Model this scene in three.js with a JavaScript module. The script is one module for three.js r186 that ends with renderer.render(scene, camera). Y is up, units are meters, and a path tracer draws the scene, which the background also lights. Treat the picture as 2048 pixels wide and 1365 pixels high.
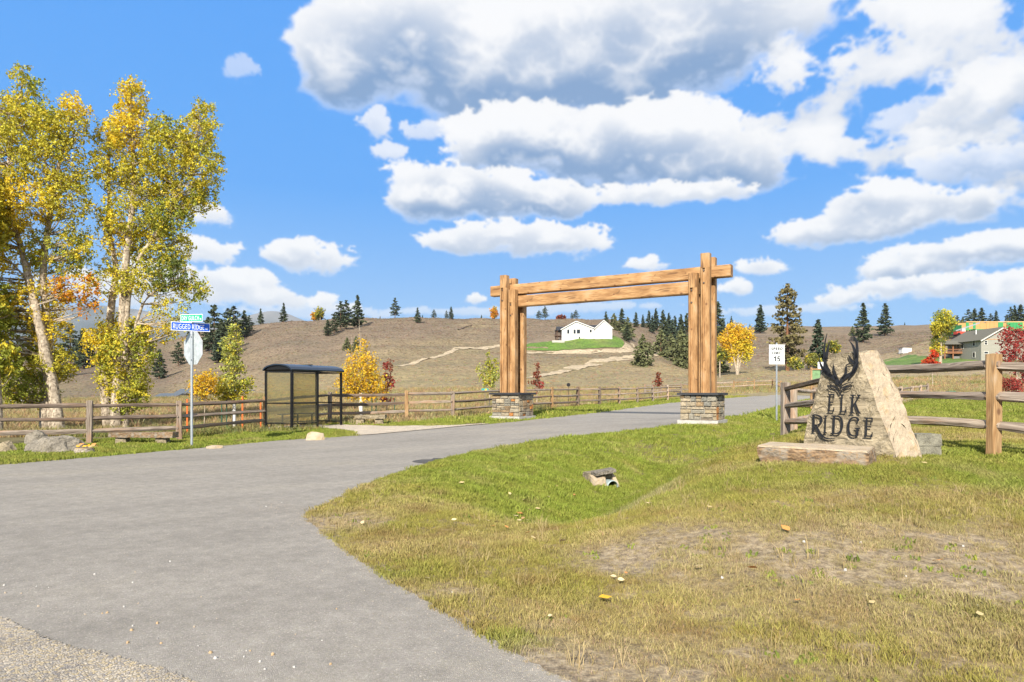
import * as THREE from 'three';
import { mergeGeometries, toCreasedNormals } from 'three/addons/utils/BufferGeometryUtils.js';
import { ConvexGeometry } from 'three/addons/geometries/ConvexGeometry.js';
import { TessellateModifier } from 'three/addons/modifiers/TessellateModifier.js';
import { FontLoader } from 'three/addons/loaders/FontLoader.js';
import { TextGeometry } from 'three/addons/geometries/TextGeometry.js';

// ---------- small maths ----------
function mulberry(a) { return () => { a |= 0; a = a + 0x6D2B79F5 | 0; let t = Math.imul(a ^ a >>> 15, 1 | a); t = t + Math.imul(t ^ t >>> 7, 61 | t) ^ t; return ((t ^ t >>> 14) >>> 0) / 4294967296; }; }
const clamp = (x, a = 0, b = 1) => x < a ? a : x > b ? b : x;
const lerp = (a, b, t) => a + (b - a) * t;
const sstep = (a, b, x) => { const t = clamp((x - a) / (b - a)); return t * t * (3 - 2 * t); };
const mix3 = (a, b, t) => [lerp(a[0], b[0], t), lerp(a[1], b[1], t), lerp(a[2], b[2], t)];
const gauss = r => (r() + r() + r() + r() - 2) * 1.0;
const PERM = new Uint8Array(512);
{ const r = mulberry(77), p = [...Array(256).keys()]; for (let i = 255; i > 0; i--) { const j = Math.floor(r() * (i + 1)); [p[i], p[j]] = [p[j], p[i]]; } for (let i = 0; i < 512; i++) PERM[i] = p[i & 255]; }
const fade = t => t * t * t * (t * (t * 6 - 15) + 10);
function grad3(h, x, y, z) { h &= 15; const u = h < 8 ? x : y, v = h < 4 ? y : h === 12 || h === 14 ? x : z; return ((h & 1) ? -u : u) + ((h & 2) ? -v : v); }
function noise3(x, y, z) {
  const fx = Math.floor(x), fy = Math.floor(y), fz = Math.floor(z), X = fx & 255, Y = fy & 255, Z = fz & 255;
  x -= fx; y -= fy; z -= fz; const u = fade(x), v = fade(y), w = fade(z);
  const A = PERM[X] + Y, AA = PERM[A] + Z, AB = PERM[A + 1] + Z, B = PERM[X + 1] + Y, BA = PERM[B] + Z, BB = PERM[B + 1] + Z;
  return lerp(lerp(lerp(grad3(PERM[AA], x, y, z), grad3(PERM[BA], x - 1, y, z), u), lerp(grad3(PERM[AB], x, y - 1, z), grad3(PERM[BB], x - 1, y - 1, z), u), v),
    lerp(lerp(grad3(PERM[AA + 1], x, y, z - 1), grad3(PERM[BA + 1], x - 1, y, z - 1), u), lerp(grad3(PERM[AB + 1], x, y - 1, z - 1), grad3(PERM[BB + 1], x - 1, y - 1, z - 1), u), v), w);
}
const fbm3 = (x, y, z, o) => { let s = 0, a = 0.5, f = 1; for (let i = 0; i < o; i++) { s += a * noise3(x * f, y * f, z * f + i * 7.3); a *= 0.5; f *= 2.03; } return s; };
const fbm2 = (x, y, o = 4, s = 0) => fbm3(x, y, s * 3.7 + 0.5, o);
// periodic 2-D noise for tiling textures
function pnoise(x, y, px, py, seed) {
  const fx = Math.floor(x), fy = Math.floor(y); x -= fx; y -= fy;
  let i0 = fx % px; if (i0 < 0) i0 += px; let j0 = fy % py; if (j0 < 0) j0 += py; const i1 = i0 + 1 === px ? 0 : i0 + 1, j1 = j0 + 1 === py ? 0 : j0 + 1, s = seed * 31;
  const a = PERM[i0 & 255], b = PERM[i1 & 255], c = (j0 + s) & 255, e = (j1 + s) & 255, u = fade(x), v = fade(y);
  return lerp(lerp(grad3(PERM[a + c], x, y, 0.3), grad3(PERM[b + c], x - 1, y, 0.3), u), lerp(grad3(PERM[a + e], x, y - 1, 0.3), grad3(PERM[b + e], x - 1, y - 1, 0.3), u), v);
}
const pfbm = (u, v, pu, pv, o, seed = 0) => { let s = 0, a = 0.5, f = 1; for (let i = 0; i < o; i++) { s += a * pnoise(u * pu * f, v * pv * f, pu * f, pv * f, seed + i * 5); a *= 0.5; f *= 2; } return s; };

// ---------- camera: eye 1.6 m over the asphalt, looking level (-z), lens raised so that the horizon lies below the middle ----------
const scene = new THREE.Scene();
const EYE = 1.6, F = 1365, CX = 1024, HY = 785;
const camera = new THREE.PerspectiveCamera(2 * Math.atan(682.5 / F) * 180 / Math.PI, 2048 / 1365, 0.1, 20000);
camera.setViewOffset(2048, 1365, 0, 682.5 - HY, 2048, 1365);
camera.position.set(0, EYE, 0); camera.lookAt(0, EYE, -10);

const EXPOSURE = 1.57;
const renderer = new THREE.WebGLRenderer({ antialias: true });
renderer.toneMapping = THREE.LinearToneMapping; renderer.toneMappingExposure = EXPOSURE;
renderer.shadowMap.enabled = true;

// ---------- sun: behind the viewer, a little to the left ----------
const SUN_AZ = 14 * Math.PI / 180, SUN_EL = 32 * Math.PI / 180;
const SUN_DIR = new THREE.Vector3(-Math.sin(SUN_AZ) * Math.cos(SUN_EL), Math.sin(SUN_EL), Math.cos(SUN_AZ) * Math.cos(SUN_EL));
const sun = new THREE.DirectionalLight(new THREE.Color().setRGB(1.0, 0.93, 0.82), 5);
sun.position.copy(SUN_DIR).multiplyScalar(150).add(new THREE.Vector3(0, 0, -60)); sun.target.position.set(0, 0, -60);
sun.castShadow = true; sun.shadow.mapSize.set(4096, 4096);
Object.assign(sun.shadow.camera, { left: -110, right: 110, top: 110, bottom: -110, near: 1, far: 400 });
scene.add(sun, sun.target);

// ---------- sky: clear air that pales towards the horizon, with broken cumulus all round ----------
function makeSky() {
  const W = 3072, H = 1536, UPR = H / 2, deg = 180 / Math.PI;
  // each cloud: bulges [azimuth, elevation, half width, half height] in degrees, an opacity, and how grey its underside is
  const clouds = [];
  const cloud = (list, o = {}) => clouds.push({ b: list.map(([px, py, rx, ry]) => { const X = (px - CX) / F, c = Math.sqrt(1 + X * X); return [Math.atan(X) * deg, Math.atan((HY - py) / F / c) * deg, rx / F * deg / (c * c), ry / F * deg / c]; }), op: 1, grey: 1, ...o });
  // the clouds that stand in view (picture positions give directions only), far ones first
  cloud([[1180, 615, 150, 10], [1560, 622, 160, 12], [950, 625, 200, 10], [620, 628, 160, 14]], { op: 0.5, grey: 0.2 });
  cloud([[250, 585, 150, 40], [330, 560, 110, 40], [455, 575, 120, 38], [560, 602, 80, 20], [500, 560, 50, 26]], { grey: 0.45 });
  cloud([[650, 607, 34, 20], [700, 616, 24, 12]], { grey: 0.3 });
  cloud([[1690, 60, 290, 110], [1910, 110, 230, 130], [1570, 215, 130, 75], [1720, 180, 120, 80], [1980, 250, 170, 90], [1800, 300, 190, 62], [1640, 310, 110, 50], [2010, 400, 110, 40], [1520, 290, 80, 50]], { grey: 0.42, rough: 1.8, soft: 1.9, fr: 19, core: 1.1, thin: 0.12, holes: [[1640, 95, 52, 44], [1470, 205, 62, 26], [1800, 215, 66, 32], [1590, 350, 60, 26], [1700, 335, 34, 18]] });
  cloud([[1930, 215, 170, 60], [2040, 180, 120, 70]], { grey: 0.8, op: 0.7 });
  cloud([[1960, 330, 160, 45], [2060, 340, 120, 50]], { grey: 0.8, op: 0.75 });
  cloud([[690, 130, 110, 105], [820, 70, 200, 110], [930, 150, 290, 95], [1140, 80, 270, 120], [1110, 185, 240, 70], [1420, 50, 260, 105], [1300, 130, 190, 90]], { grey: 1.2 });
  cloud([[1000, 295, 115, 66], [1110, 285, 120, 66], [1200, 300, 200, 84], [1350, 315, 215, 88], [1470, 345, 105, 52]], { grey: 1.15 });
  cloud([[1300, 392, 170, 24], [1440, 385, 60, 20]], { grey: 0.5 });
  cloud([[900, 375, 120, 56], [1010, 400, 165, 46], [850, 415, 105, 32], [1100, 405, 80, 34]], { grey: 1.1 });
  cloud([[1000, 478, 150, 34], [1110, 488, 115, 36], [910, 492, 60, 20]], { grey: 0.7 });
  cloud([[1740, 410, 95, 48], [1850, 418, 140, 40], [1650, 465, 120, 34], [1760, 455, 140, 30], [1960, 412, 44, 26]], { grey: 0.85 });
  cloud([[1900, 515, 180, 38], [2040, 495, 120, 34], [1800, 545, 100, 22]], { grey: 0.9 });
  cloud([[1780, 578, 120, 24], [1940, 572, 160, 28], [1690, 602, 90, 14], [2050, 592, 100, 22]], { grey: 0.6 });
  cloud([[620, 520, 96, 36], [570, 508, 40, 26]], { grey: 0.6 });
  cloud([[430, 508, 66, 28], [380, 496, 40, 26]], { grey: 0.35 }); cloud([[420, 428, 50, 28]], { grey: 0.3 });
  cloud([[1292, 530, 50, 16]], { grey: 0.3 }); cloud([[1520, 536, 54, 18]], { grey: 0.4 }); cloud([[1478, 580, 36, 20]], { grey: 0.5 }); cloud([[950, 601, 22, 13]], { grey: 0.4 });
  cloud([[748, 250, 32, 30]], { grey: 0.3, op: 0.8 }); cloud([[780, 306, 36, 22]], { grey: 0.2, op: 0.8 }); cloud([[860, 264, 56, 20]], { grey: 0.2, op: 0.7 }); cloud([[480, 140, 34, 24]], { op: 0.45, grey: 0.1 });
  // the same kind of clouds over the rest of the sky
  const r = mulberry(4021);
  for (let k = 0; k < 240; k++) {
    const el = 3 + 77 * Math.pow(r(), 1.25), az = r() * 360 - 180, s = 1.4 + el * 0.085;
    if (r() > Math.cos(el / deg) + 0.12) continue;
    const ca = Math.max(0.2, Math.cos(el / deg)), rx = s * (1.4 + 2.6 * r()), ry = s * (0.7 + 0.8 * r()), n = 2 + Math.floor(r() * 3), b = [];
    for (let j = 0; j < n; j++) b.push([az + (r() - 0.5) * rx * 1.6 / ca, el + (r() - 0.4) * ry, rx * (0.5 + 0.5 * r()) / ca, ry * (0.6 + 0.5 * r())]);
    if (Math.abs(az) < 44 + rx / ca && el < 32 + ry * 1.5) continue;
    clouds.push({ b, op: 1, grey: 0.3 + 0.8 * r() });
  }
  const data = new Float32Array(W * H * 4);
  const zen = [0.075, 0.31, 0.93], mid = [0.115, 0.41, 0.96], low = [0.46, 0.71, 0.95];
  for (let j = 0; j < H; j++) {
    const el = ((j + 0.5) / H - 0.5) * 180, c = el < 0 ? [0.33, 0.3, 0.22] : el < 16 ? mix3(low, mid, Math.pow(el / 16, 0.7)) : mix3(mid, zen, sstep(10, 60, el));
    for (let i = 0; i < W; i++) { const k = (j * W + i) * 4; data[k] = c[0]; data[k + 1] = c[1]; data[k + 2] = c[2]; data[k + 3] = 1; }
  }
  clouds.forEach((cl, ci) => {
    let a0 = 1e9, a1 = -1e9, e0 = 1e9, e1 = -1e9, ys = 0, yw = 0;
    for (const [az, el, rx, ry] of cl.b) { a0 = Math.min(a0, az - rx * 1.4); a1 = Math.max(a1, az + rx * 1.4); e0 = Math.min(e0, el - ry * 1.4); e1 = Math.max(e1, el + ry * 1.4); }
    const oct = ci < 26 ? 6 : 4, step = ci < 26 ? 1 : 2;
    const size = cl.b.reduce((m, b) => Math.max(m, b[3]), 0);
    const holes = (cl.holes || []).map(([px, py, rx, ry]) => { const X = (px - CX) / F, c = Math.sqrt(1 + X * X); return [Math.atan(X) * deg, Math.atan((HY - py) / F / c) * deg, rx / F * deg / (c * c), ry / F * deg / c]; });
    for (let j = Math.max(UPR + 1, Math.floor((e0 / 180 + 0.5) * H)); j < Math.min(H, (e1 / 180 + 0.5) * H); j += step) {
      const el = ((j + 0.5) / H - 0.5) * 180, se = Math.sin(el / deg), ce = Math.cos(el / deg), fr = cl.fr || 57 / (0.85 * size + 0.3);
      for (let i = Math.floor((a0 / 360 + 0.25) * W); i < (a1 / 360 + 0.25) * W; i += step) {
        const az = ((i + 0.5) / W - 0.25) * 360, a = az / deg;
        let keep = 1, rel = 0, rw = 1e-6;
        for (const [ba, be, rx, ry] of cl.b) { let dy = (el - be) / ry; const dx = (az - ba) / rx, y2 = dy < 0 ? dy * 1.22 : dy, q = dx * dx + y2 * y2; if (q > 1.96) continue; const w = Math.pow(1 - q / 1.96, 1.2); keep *= 1 - w * 0.97; rel += w * dy; rw += w; }
        let B = 1 - keep; if (B < 0.1) continue;
        for (const [ba, be, rx, ry] of holes) { const dx = (az - ba) / rx, dy = (el - be) / ry; B *= 1 - 0.95 * Math.exp(-(dx * dx + dy * dy) * 1.1); }
        rel /= rw;
        const x = Math.sin(a) * ce * fr + ci * 3.1, y = se * fr * 1.5, z = Math.cos(a) * ce * fr;
        const lo = noise3(x * 0.8, y * 0.8, z * 0.8);
        let n = lo * 0.75, am = 0.42, f = 1.9; for (let o = 0; o < oct; o++) { n += am * (0.42 - 1.35 * Math.abs(noise3(x * f + 11, y * f, z * f + o * 9))); am *= 0.56; f *= 2.05; }
        const D = B * 1.32 + n * (cl.rough || 1.0) * lerp(1.1, cl.core || 0.5, B * B) - 0.60 - (cl.thin || 0);
        if (D <= 0) continue;
        const al = sstep(0, (rel > 0 ? lerp(0.34, 0.2, clamp(rel * 2)) : lerp(0.34, 0.7, clamp(-rel * 1.5))) * (cl.soft || 1) * 1.25, D) * 0.98 * cl.op;
        // undersides are grey, crests and thin rims white
        const sh = clamp(cl.grey * sstep(0.85, -0.45, rel + n * (rel > 0 ? 0.85 : lerp(0.85, 0.45, clamp(-rel * 2))) + lo * 0.42) * sstep(0.12, 0.85, D));
        const bl = clamp(sh), col = mix3([0.99, 0.99, 1.0], [0.195, 0.345, 0.60], bl * 0.94), t = al * (el < 5 ? lerp(0.35, 1, el / 5) : 1);
        for (let jj = j; jj < Math.min(H, j + step); jj++) for (let ii = i; ii < i + step; ii++) { const k = (jj * W + ((ii % W) + W) % W) * 4; for (let m = 0; m < 3; m++) data[k + m] = lerp(data[k + m], col[m], t); }
      }
    }
  });
  for (let k = 0; k < data.length; k += 4) { data[k] /= EXPOSURE; data[k + 1] /= EXPOSURE; data[k + 2] /= EXPOSURE; }
  const t = new THREE.DataTexture(data, W, H, THREE.RGBAFormat, THREE.FloatType);
  t.mapping = THREE.EquirectangularReflectionMapping; t.magFilter = THREE.LinearFilter; t.minFilter = THREE.LinearFilter; t.needsUpdate = true;
  return t;
}
scene.background = makeSky(); scene.environment = scene.background; scene.environmentIntensity = 1;

// ---------- helpers for objects ----------
const taken = {};
function numbered(n) { const k = taken[n] = (taken[n] ?? -1) + 1; return k ? n + '_' + String(k).padStart(3, '0') : n; }
function shadows(o) { o.traverse(m => { if (m.isMesh) { m.castShadow = true; m.receiveShadow = true; } }); return o; }
function tag(o, label, category, group) { o.userData = { label, category }; if (group) o.userData.group = group; return o; }
function thing(name, label, category, x = 0, y = 0, z = 0, group) { const g = new THREE.Group(); g.name = numbered(name); g.position.set(x, y, z); tag(g, label, category, group); scene.add(g); return g; }
function part(name, geo, mat, parent, pos) { const m = new THREE.Mesh(geo, mat); m.name = name; m.castShadow = m.receiveShadow = true; if (pos) m.position.set(...pos); parent.add(m); return m; }
function single(name, geo, mat, label, category, group) { const m = part(numbered(name), geo, mat, scene); tag(m, label, category, group); return m; }
function structure(name, geo, mat) { const m = part(numbered(name), geo, mat, scene); m.userData = { kind: 'structure' }; return m; }
const V = (x, y, z) => new THREE.Vector3(x, y, z);
const rgb = (r, g, b) => new THREE.Color().setRGB(r, g, b);
const toS = c => c <= 0.0031308 ? c * 12.92 : 1.055 * Math.pow(c, 1 / 2.4) - 0.055;
function tex(w, h, fn, srgb = true) {
  const d = new Uint8Array(w * h * 4);
  for (let j = 0; j < h; j++) for (let i = 0; i < w; i++) { const c = fn((i + 0.5) / w, (j + 0.5) / h), k = (j * w + i) * 4; for (let m = 0; m < 3; m++) d[k + m] = clamp(srgb ? toS(clamp(c[m])) : c[m]) * 255; d[k + 3] = 255; }
  const t = new THREE.DataTexture(d, w, h); t.wrapS = t.wrapT = THREE.RepeatWrapping; t.magFilter = THREE.LinearFilter; t.minFilter = THREE.LinearMipmapLinearFilter; if (srgb) t.colorSpace = THREE.SRGBColorSpace; t.needsUpdate = true; return t;
}
const std = (o) => new THREE.MeshStandardMaterial({ roughness: 0.9, ...o });

// ---------- the lie of the land (x right, d = distance ahead = -z) ----------
const ROADQ = [[-60, 0], [8, 0], [12, 0.01], [16, 0.05], [21, 0.17], [28, 0.36], [42, 0.57], [61, 0.8], [90, 1.35], [130, 2.1], [400, 5]];
function curve(tab, q) { // cubic through the table
  let i = 0; while (i < tab.length - 2 && q > tab[i + 1][0]) i++;
  const [x0, y0] = tab[i], [x1, y1] = tab[i + 1], h = x1 - x0, t = clamp((q - x0) / h);
  const m0 = i > 0 ? (y1 - tab[i - 1][1]) / (x1 - tab[i - 1][0]) : 0, m1 = i < tab.length - 2 ? (tab[i + 2][1] - y0) / (tab[i + 2][0] - x0) : 0;
  const t2 = t * t, t3 = t2 * t; return (2 * t3 - 3 * t2 + 1) * y0 + (t3 - 2 * t2 + t) * h * m0 + (-2 * t3 + 3 * t2) * y1 + (t3 - t2) * h * m1;
}
const roadH = (x, d) => { const c = clamp(x, -60, 60); return curve(ROADQ, d + 0.62 * c - 0.17 * (Math.sqrt(c * c + 4) - 2)); };
const PX = (px, d) => (px - CX) / F * d, PY = (py, d) => EYE + (HY - py) / F * d;
function castOn(h, px, py) { let d = 2.5, s = 0.02; const sx = (px - CX) / F, sy = (HY - py) / F; while (d < 900 && EYE + sy * d > h(sx * d, d)) { d *= 1.01; } let a = d / 1.01, b = d; for (let k = 0; k < 30; k++) { const m = (a + b) / 2; EYE + sy * m > h(sx * m, m) ? a = m : b = m; } return [sx * b, b]; }

const onRoad = (px, py) => castOn(roadH, px, py);
function smooth(pts, n = 6, closed = false) { const c = new THREE.CatmullRomCurve3(pts.map(p => V(p[0], 0, p[1])), closed, 'centripetal'); return c.getPoints(pts.length * n).map(p => [p.x, p.z]); }
// asphalt outline
const farEdge = smooth([[-24, -14], [-18, 1], [-14.6, 8], [-12.6, 12.4], ...[[60, 925], [180, 915], [300, 905], [430, 893.5], [560, 881], [660, 875], [712, 871.5], [780, 866], [880, 856.5], [980, 848.5], [1072, 839], [1215, 823], [1340, 806.5], [1440, 798], [1500, 793.5], [1560, 789.6]].map(p => onRoad(...p))], 8);
const nearEdge = smooth([...[[1660, 793.2], [1622, 799], [1570, 812], [1520, 826], [1450, 839.5], [1353, 852], [1200, 869], [1100, 880], [1000, 896.5], [900, 918], [830, 938], [760, 961], [700, 985], [645, 1012], [613, 1036], [626, 1050], [660, 1076], [720, 1121], [800, 1172], [900, 1231], [1000, 1290], [1140, 1366]].map(p => onRoad(...p)), [0.95, 2.75], [2.4, 1.2], [5, -0.6], [10, -3], [20, -6], [20, -14]], 8);
{ const r = mulberry(5); for (const p of nearEdge) { if (p[1] < 25) { const a = 0.035; p[0] += (r() - 0.5) * a; p[1] += (r() - 0.5) * a; } } }
const roadPoly = [...farEdge, ...nearEdge];
function inPoly(poly, x, y) { let c = false; for (let i = 0, j = poly.length - 1; i < poly.length; j = i++) { const [xi, yi] = poly[i], [xj, yj] = poly[j]; if ((yi > y) !== (yj > y) && x < (xj - xi) * (y - yi) / (yj - yi) + xi) c = !c; } return c; }
function edgeDist(poly, x, y) { let m = 1e9; for (let i = 0, j = poly.length - 1; i < poly.length; j = i++) { const [xi, yi] = poly[i], [xj, yj] = poly[j], dx = xj - xi, dy = yj - yi, t = clamp(((x - xi) * dx + (y - yi) * dy) / (dx * dx + dy * dy + 1e-12)), ex = xi + dx * t - x, ey = yi + dy * t - y, q = ex * ex + ey * ey; if (q < m) m = q; } return Math.sqrt(m); }
const sideExact = (x, d) => { const e = edgeDist(roadPoly, x, d); return inPoly(roadPoly, x, d) ? -e : e; }, sideCell = new Map();
const sideAt = (i, j) => { const k = i * 4096 + j; let c = sideCell.get(k); if (c === undefined) { c = sideExact(i / 2, j / 2); sideCell.set(k, c); } return c; };
function roadSide(x, d) { if (d > 95 || x < -40 || x > 60) return 99; const i = Math.floor(x * 2), j = Math.floor(d * 2), u = x * 2 - i, v = d * 2 - j, c = lerp(lerp(sideAt(i, j), sideAt(i + 1, j), u), lerp(sideAt(i, j + 1), sideAt(i + 1, j + 1), u), v); return Math.abs(c) > 0.8 ? c : sideExact(x, d); }

// ditch beside the road, and the bank that rises beyond it
const DITCH = [[0.15, 8.9], [0.8, 10.6], [1.9, 13.5], [4.6, 17.2], [7.4, 20.9], [10.5, 25]];
function ditchAt(x, d) { // [distance to the ditch line, signed side (+ = away from the road), how far along]
  let best = 1e9, side = 0, along = 0, acc = 0;
  for (let i = 0; i < DITCH.length - 1; i++) { const [ax, ad] = DITCH[i], [bx, bd] = DITCH[i + 1], dx = bx - ax, dd = bd - ad, L = Math.hypot(dx, dd); let t = ((x - ax) * dx + (d - ad) * dd) / (L * L); if (i === 0) t = Math.min(t, 1); else t = clamp(t); if (i === DITCH.length - 2) t = Math.max(0, t); const tc = clamp(t); const ex = x - ax - dx * tc, ed = d - ad - dd * tc, q = ex * ex + ed * ed; if (q < best) { best = q; along = acc + t * L; const tx = dx / L, td = dd / L; side = (x - ax) * td - (d - ad) * tx; } acc += L; }
  return [Math.sqrt(best), side, along];
}
const COLS = [
  [-900, [[110, 803], [180, 797], [270, 772], [340, 748], [420, 730], [470, 727]]],
  [100, [[110, 803], [180, 797], [230, 786], [270, 766], [340, 738], [400, 718], [440, 715]]],
  [300, [[110, 800], [180, 795], [220, 784], [270, 757], [340, 716], [400, 690], [435, 684]]],
  [450, [[110, 795], [160, 789], [200, 776], [270, 738], [340, 692], [400, 664], [425, 661]]],
  [600, [[110, 787], [140, 779], [170, 767], [200, 751], [270, 706], [340, 668], [400, 647], [425, 643]]],
  [800, [[110, 782], [150, 764], [200, 736], [270, 692], [350, 655], [410, 639], [430, 637]]],
  [1000, [[110, 780], [150, 762], [200, 736], [270, 697], [350, 660], [410, 641], [430, 638.5]]],
  [1120, [[110, 780], [150, 762], [200, 738], [240, 715], [262, 702], [280, 683], [350, 660], [420, 642], [435, 640.5]]],
  [1215, [[110, 780], [150, 763], [200, 740], [240, 716], [262, 700], [280, 673], [350, 655], [420, 642], [435, 641]]],
  [1290, [[110, 779], [150, 765], [200, 745], [260, 710], [340, 678], [420, 655], [450, 650]]],
  [1400, [[110, 776], [150, 766], [200, 752], [270, 730], [340, 708], [420, 682], [500, 662], [550, 656]]],
  [1550, [[110, 770], [150, 756], [200, 740], [270, 722], [340, 700], [420, 680], [500, 663], [560, 656]]],
  [1720, [[110, 766], [150, 744], [200, 729], [250, 718], [290, 722], [340, 708], [405, 682], [480, 662], [550, 655]]],
  [1880, [[110, 760], [135, 742], [170, 722], [210, 703], [250, 683], [280, 680], [330, 684], [450, 660], [550, 652]]],
  [2060, [[110, 758], [135, 738], [170, 718], [210, 696], [260, 672], [330, 657], [450, 650], [550, 650]]],
  [2900, [[110, 757], [135, 736], [170, 716], [210, 694], [260, 668], [330, 655], [450, 648], [550, 648]]]];
for (const c of COLS) { const t = c[1].map(([d, y]) => [d, PY(y, d)]); const l = t[t.length - 1], s0 = (t[0][1] - 0.9) / t[0][0]; c[1] = [[0, 0.9], [55, 0.9 + s0 * 0.4 * 55], ...t, [l[0] + 90, l[1] - 6], [l[0] + 300, l[1] * 0.7], [3000, 10], [8000, 0]]; }
function farH(x, d) {
  const px = clamp(CX + F * x / Math.max(d, 1), -900, 2900); let i = 0; while (i < COLS.length - 2 && px > COLS[i + 1][0]) i++;
  const t = clamp((px - COLS[i][0]) / (COLS[i + 1][0] - COLS[i][0])); return lerp(curve(COLS[i][1], d), curve(COLS[i + 1][1], d), t * t * (3 - 2 * t));
}
const lumps = (x, d) => fbm2(x * 0.045, d * 0.045, 4, 2) * 2.6 * sstep(110, 230, d);
function nearH(x, d, rs) {
  let h = roadH(x, d);
  const [dist, side, along] = ditchAt(x, d), off = sstep(0.2, 3.4, rs);
  const w = side > 0 ? 1.3 : 2.0, dep = 0.6 * sstep(-0.9, 1.6, along) * sstep(17, 8.5, along) + 0.06 * sstep(26, 16, along);
  const dd = along < 0 ? dist : Math.min(dist, Math.abs(side));
  h -= dep * Math.exp(-(dd * dd) / (w * w)) * off;
  const q = side + 0.0;
  h += 0.66 * sstep(0.0, 3.4, q) * sstep(3.0, 10.5, d) * off * (x > -1 ? 1 : 0) * sstep(60, 24, d * 0.7 + 6);
  h += (fbm2(x * 0.35, d * 0.35, 3, 1) * 0.16 + fbm2(x * 1.5, d * 1.5, 3, 4) * 0.055 + fbm2(x * 6, d * 6, 2, 9) * 0.018) * sstep(0.1, 1.6, rs) * (x < -3 ? 0.45 : 1);
  return h;
}
function landH(x, d) { if (d > 120) return farH(x, d) + lumps(x, d); const rs = roadSide(x, d), n = nearH(x, d, rs); if (d < 62) return n; return lerp(n, farH(x, d) + lumps(x, d), sstep(62, 112, d)); }
const G = (px, py) => { const [x, d] = castOn(landH, px, py); return [x, landH(x, d), -d, d]; };
// a point of known distance under a picture column
const AT = (px, d) => { const x = PX(px, d); return [x, landH(x, d), -d, d]; };

// ---------- what grows where ----------
const blob = (px, py, rx, ry, s = 1) => { const [x, , , d] = G(px, py), k = d / F; return [x, d, rx * k, ry * k * d / 1.5, s]; };
const BARE = [[1350, 1095, 130, 20], [1620, 1110, 190, 34], [1880, 1120, 210, 46], [1290, 1125, 80, 14], [1990, 1165, 160, 30], [690, 1046, 58, 12], [1270, 1018, 60, 12], [1210, 1330, 170, 24], [1120, 1300, 40, 14, 0.8], [1480, 1230, 60, 10, 0.7], [1290, 1290, 80, 10, 0.7], [1500, 1305, 80, 10, 0.8], [820, 1190, 30, 8, 0.6], [905, 1185, 40, 8, 0.8], [1700, 1345, 100, 9, 0.8], [1100, 1255, 40, 7, 0.7], [1100, 1338, 60, 20], [1165, 1345, 130, 46, 1.3], [1290, 1352, 110, 16, 1.2]].map(b => blob(...b));
const GREEN = [[1100, 960, 180, 40, 1], [950, 945, 150, 30, 0.9], [1250, 900, 200, 30, 0.9], [1150, 1000, 150, 30, 0.9], [1420, 870, 150, 25, 0.8], [1780, 950, 200, 14, 0.65], [2000, 960, 150, 20, 0.9], [1960, 905, 200, 30, 0.8], [1030, 1290, 60, 16, 0.7], [820, 1150, 60, 14, 0.5], [1450, 960, 200, 20, 0.55], [1250, 1010, 100, 16, 0.4]].map(b => blob(...b));
function cover(x, d, rs) { // [bare soil, green, how near bare soil is]
  let bare = 0, green = 0, thin = 0;
  if (d < 32 && rs > -0.4) {
    const n3 = fbm2(x * 4.5, d * 4.5, 3, 12), n1 = fbm2(x * 1.3, d * 1.3, 4, 11), n2 = fbm2(x * 0.5, d * 0.5, 3, 13);
    for (const [bx, bd, rx, rd, s] of BARE) { const ex = (x - bx) / rx, ed = (d - bd) / rd, q = ex * ex + ed * ed; if (q < 9) thin = Math.max(thin, s * sstep(5, 0.3, q + n1 * 3)); if (q < 6) bare = Math.max(bare, Math.min(1, s) * 0.8 * sstep(1.9, -0.4, (q + n1 * 4.2 + n3 * 3.2) - (s - 1) * 3)); }
    for (const [bx, bd, rx, rd, s] of GREEN) { const ex = (x - bx) / rx, ed = (d - bd) / rd, q = ex * ex + ed * ed; if (q < 6) green = Math.max(green, s * sstep(3.4, -0.2, q + n2 * 3.0 + n1 * 1.6)); }
    bare = Math.max(bare, sstep(0.22, 0.42, fbm2(x * 2.3, d * 2.3, 3, 17)) * 0.75 * (1 - green) * (d < 11 ? 1 : 0));
    if (x < -3.5 || d > 15.5) green = Math.max(green, 0.85 + n2 * 0.4);
    green = clamp(green + (n1 * 0.55 + n2 * 0.45) * (1 - bare));
  } else { green = clamp(0.1 + fbm2(x * 0.06, d * 0.06, 3, 19) * 0.7); }
  // mown verges beside the road further on; dry pasture beyond the fences
  if (d >= 28 && d < 90) { const v = sstep(5.5, 2.5, rs) * sstep(80, 55, d); green = Math.max(green, v * 0.9); }
  return [bare, green, thin];
}

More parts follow.
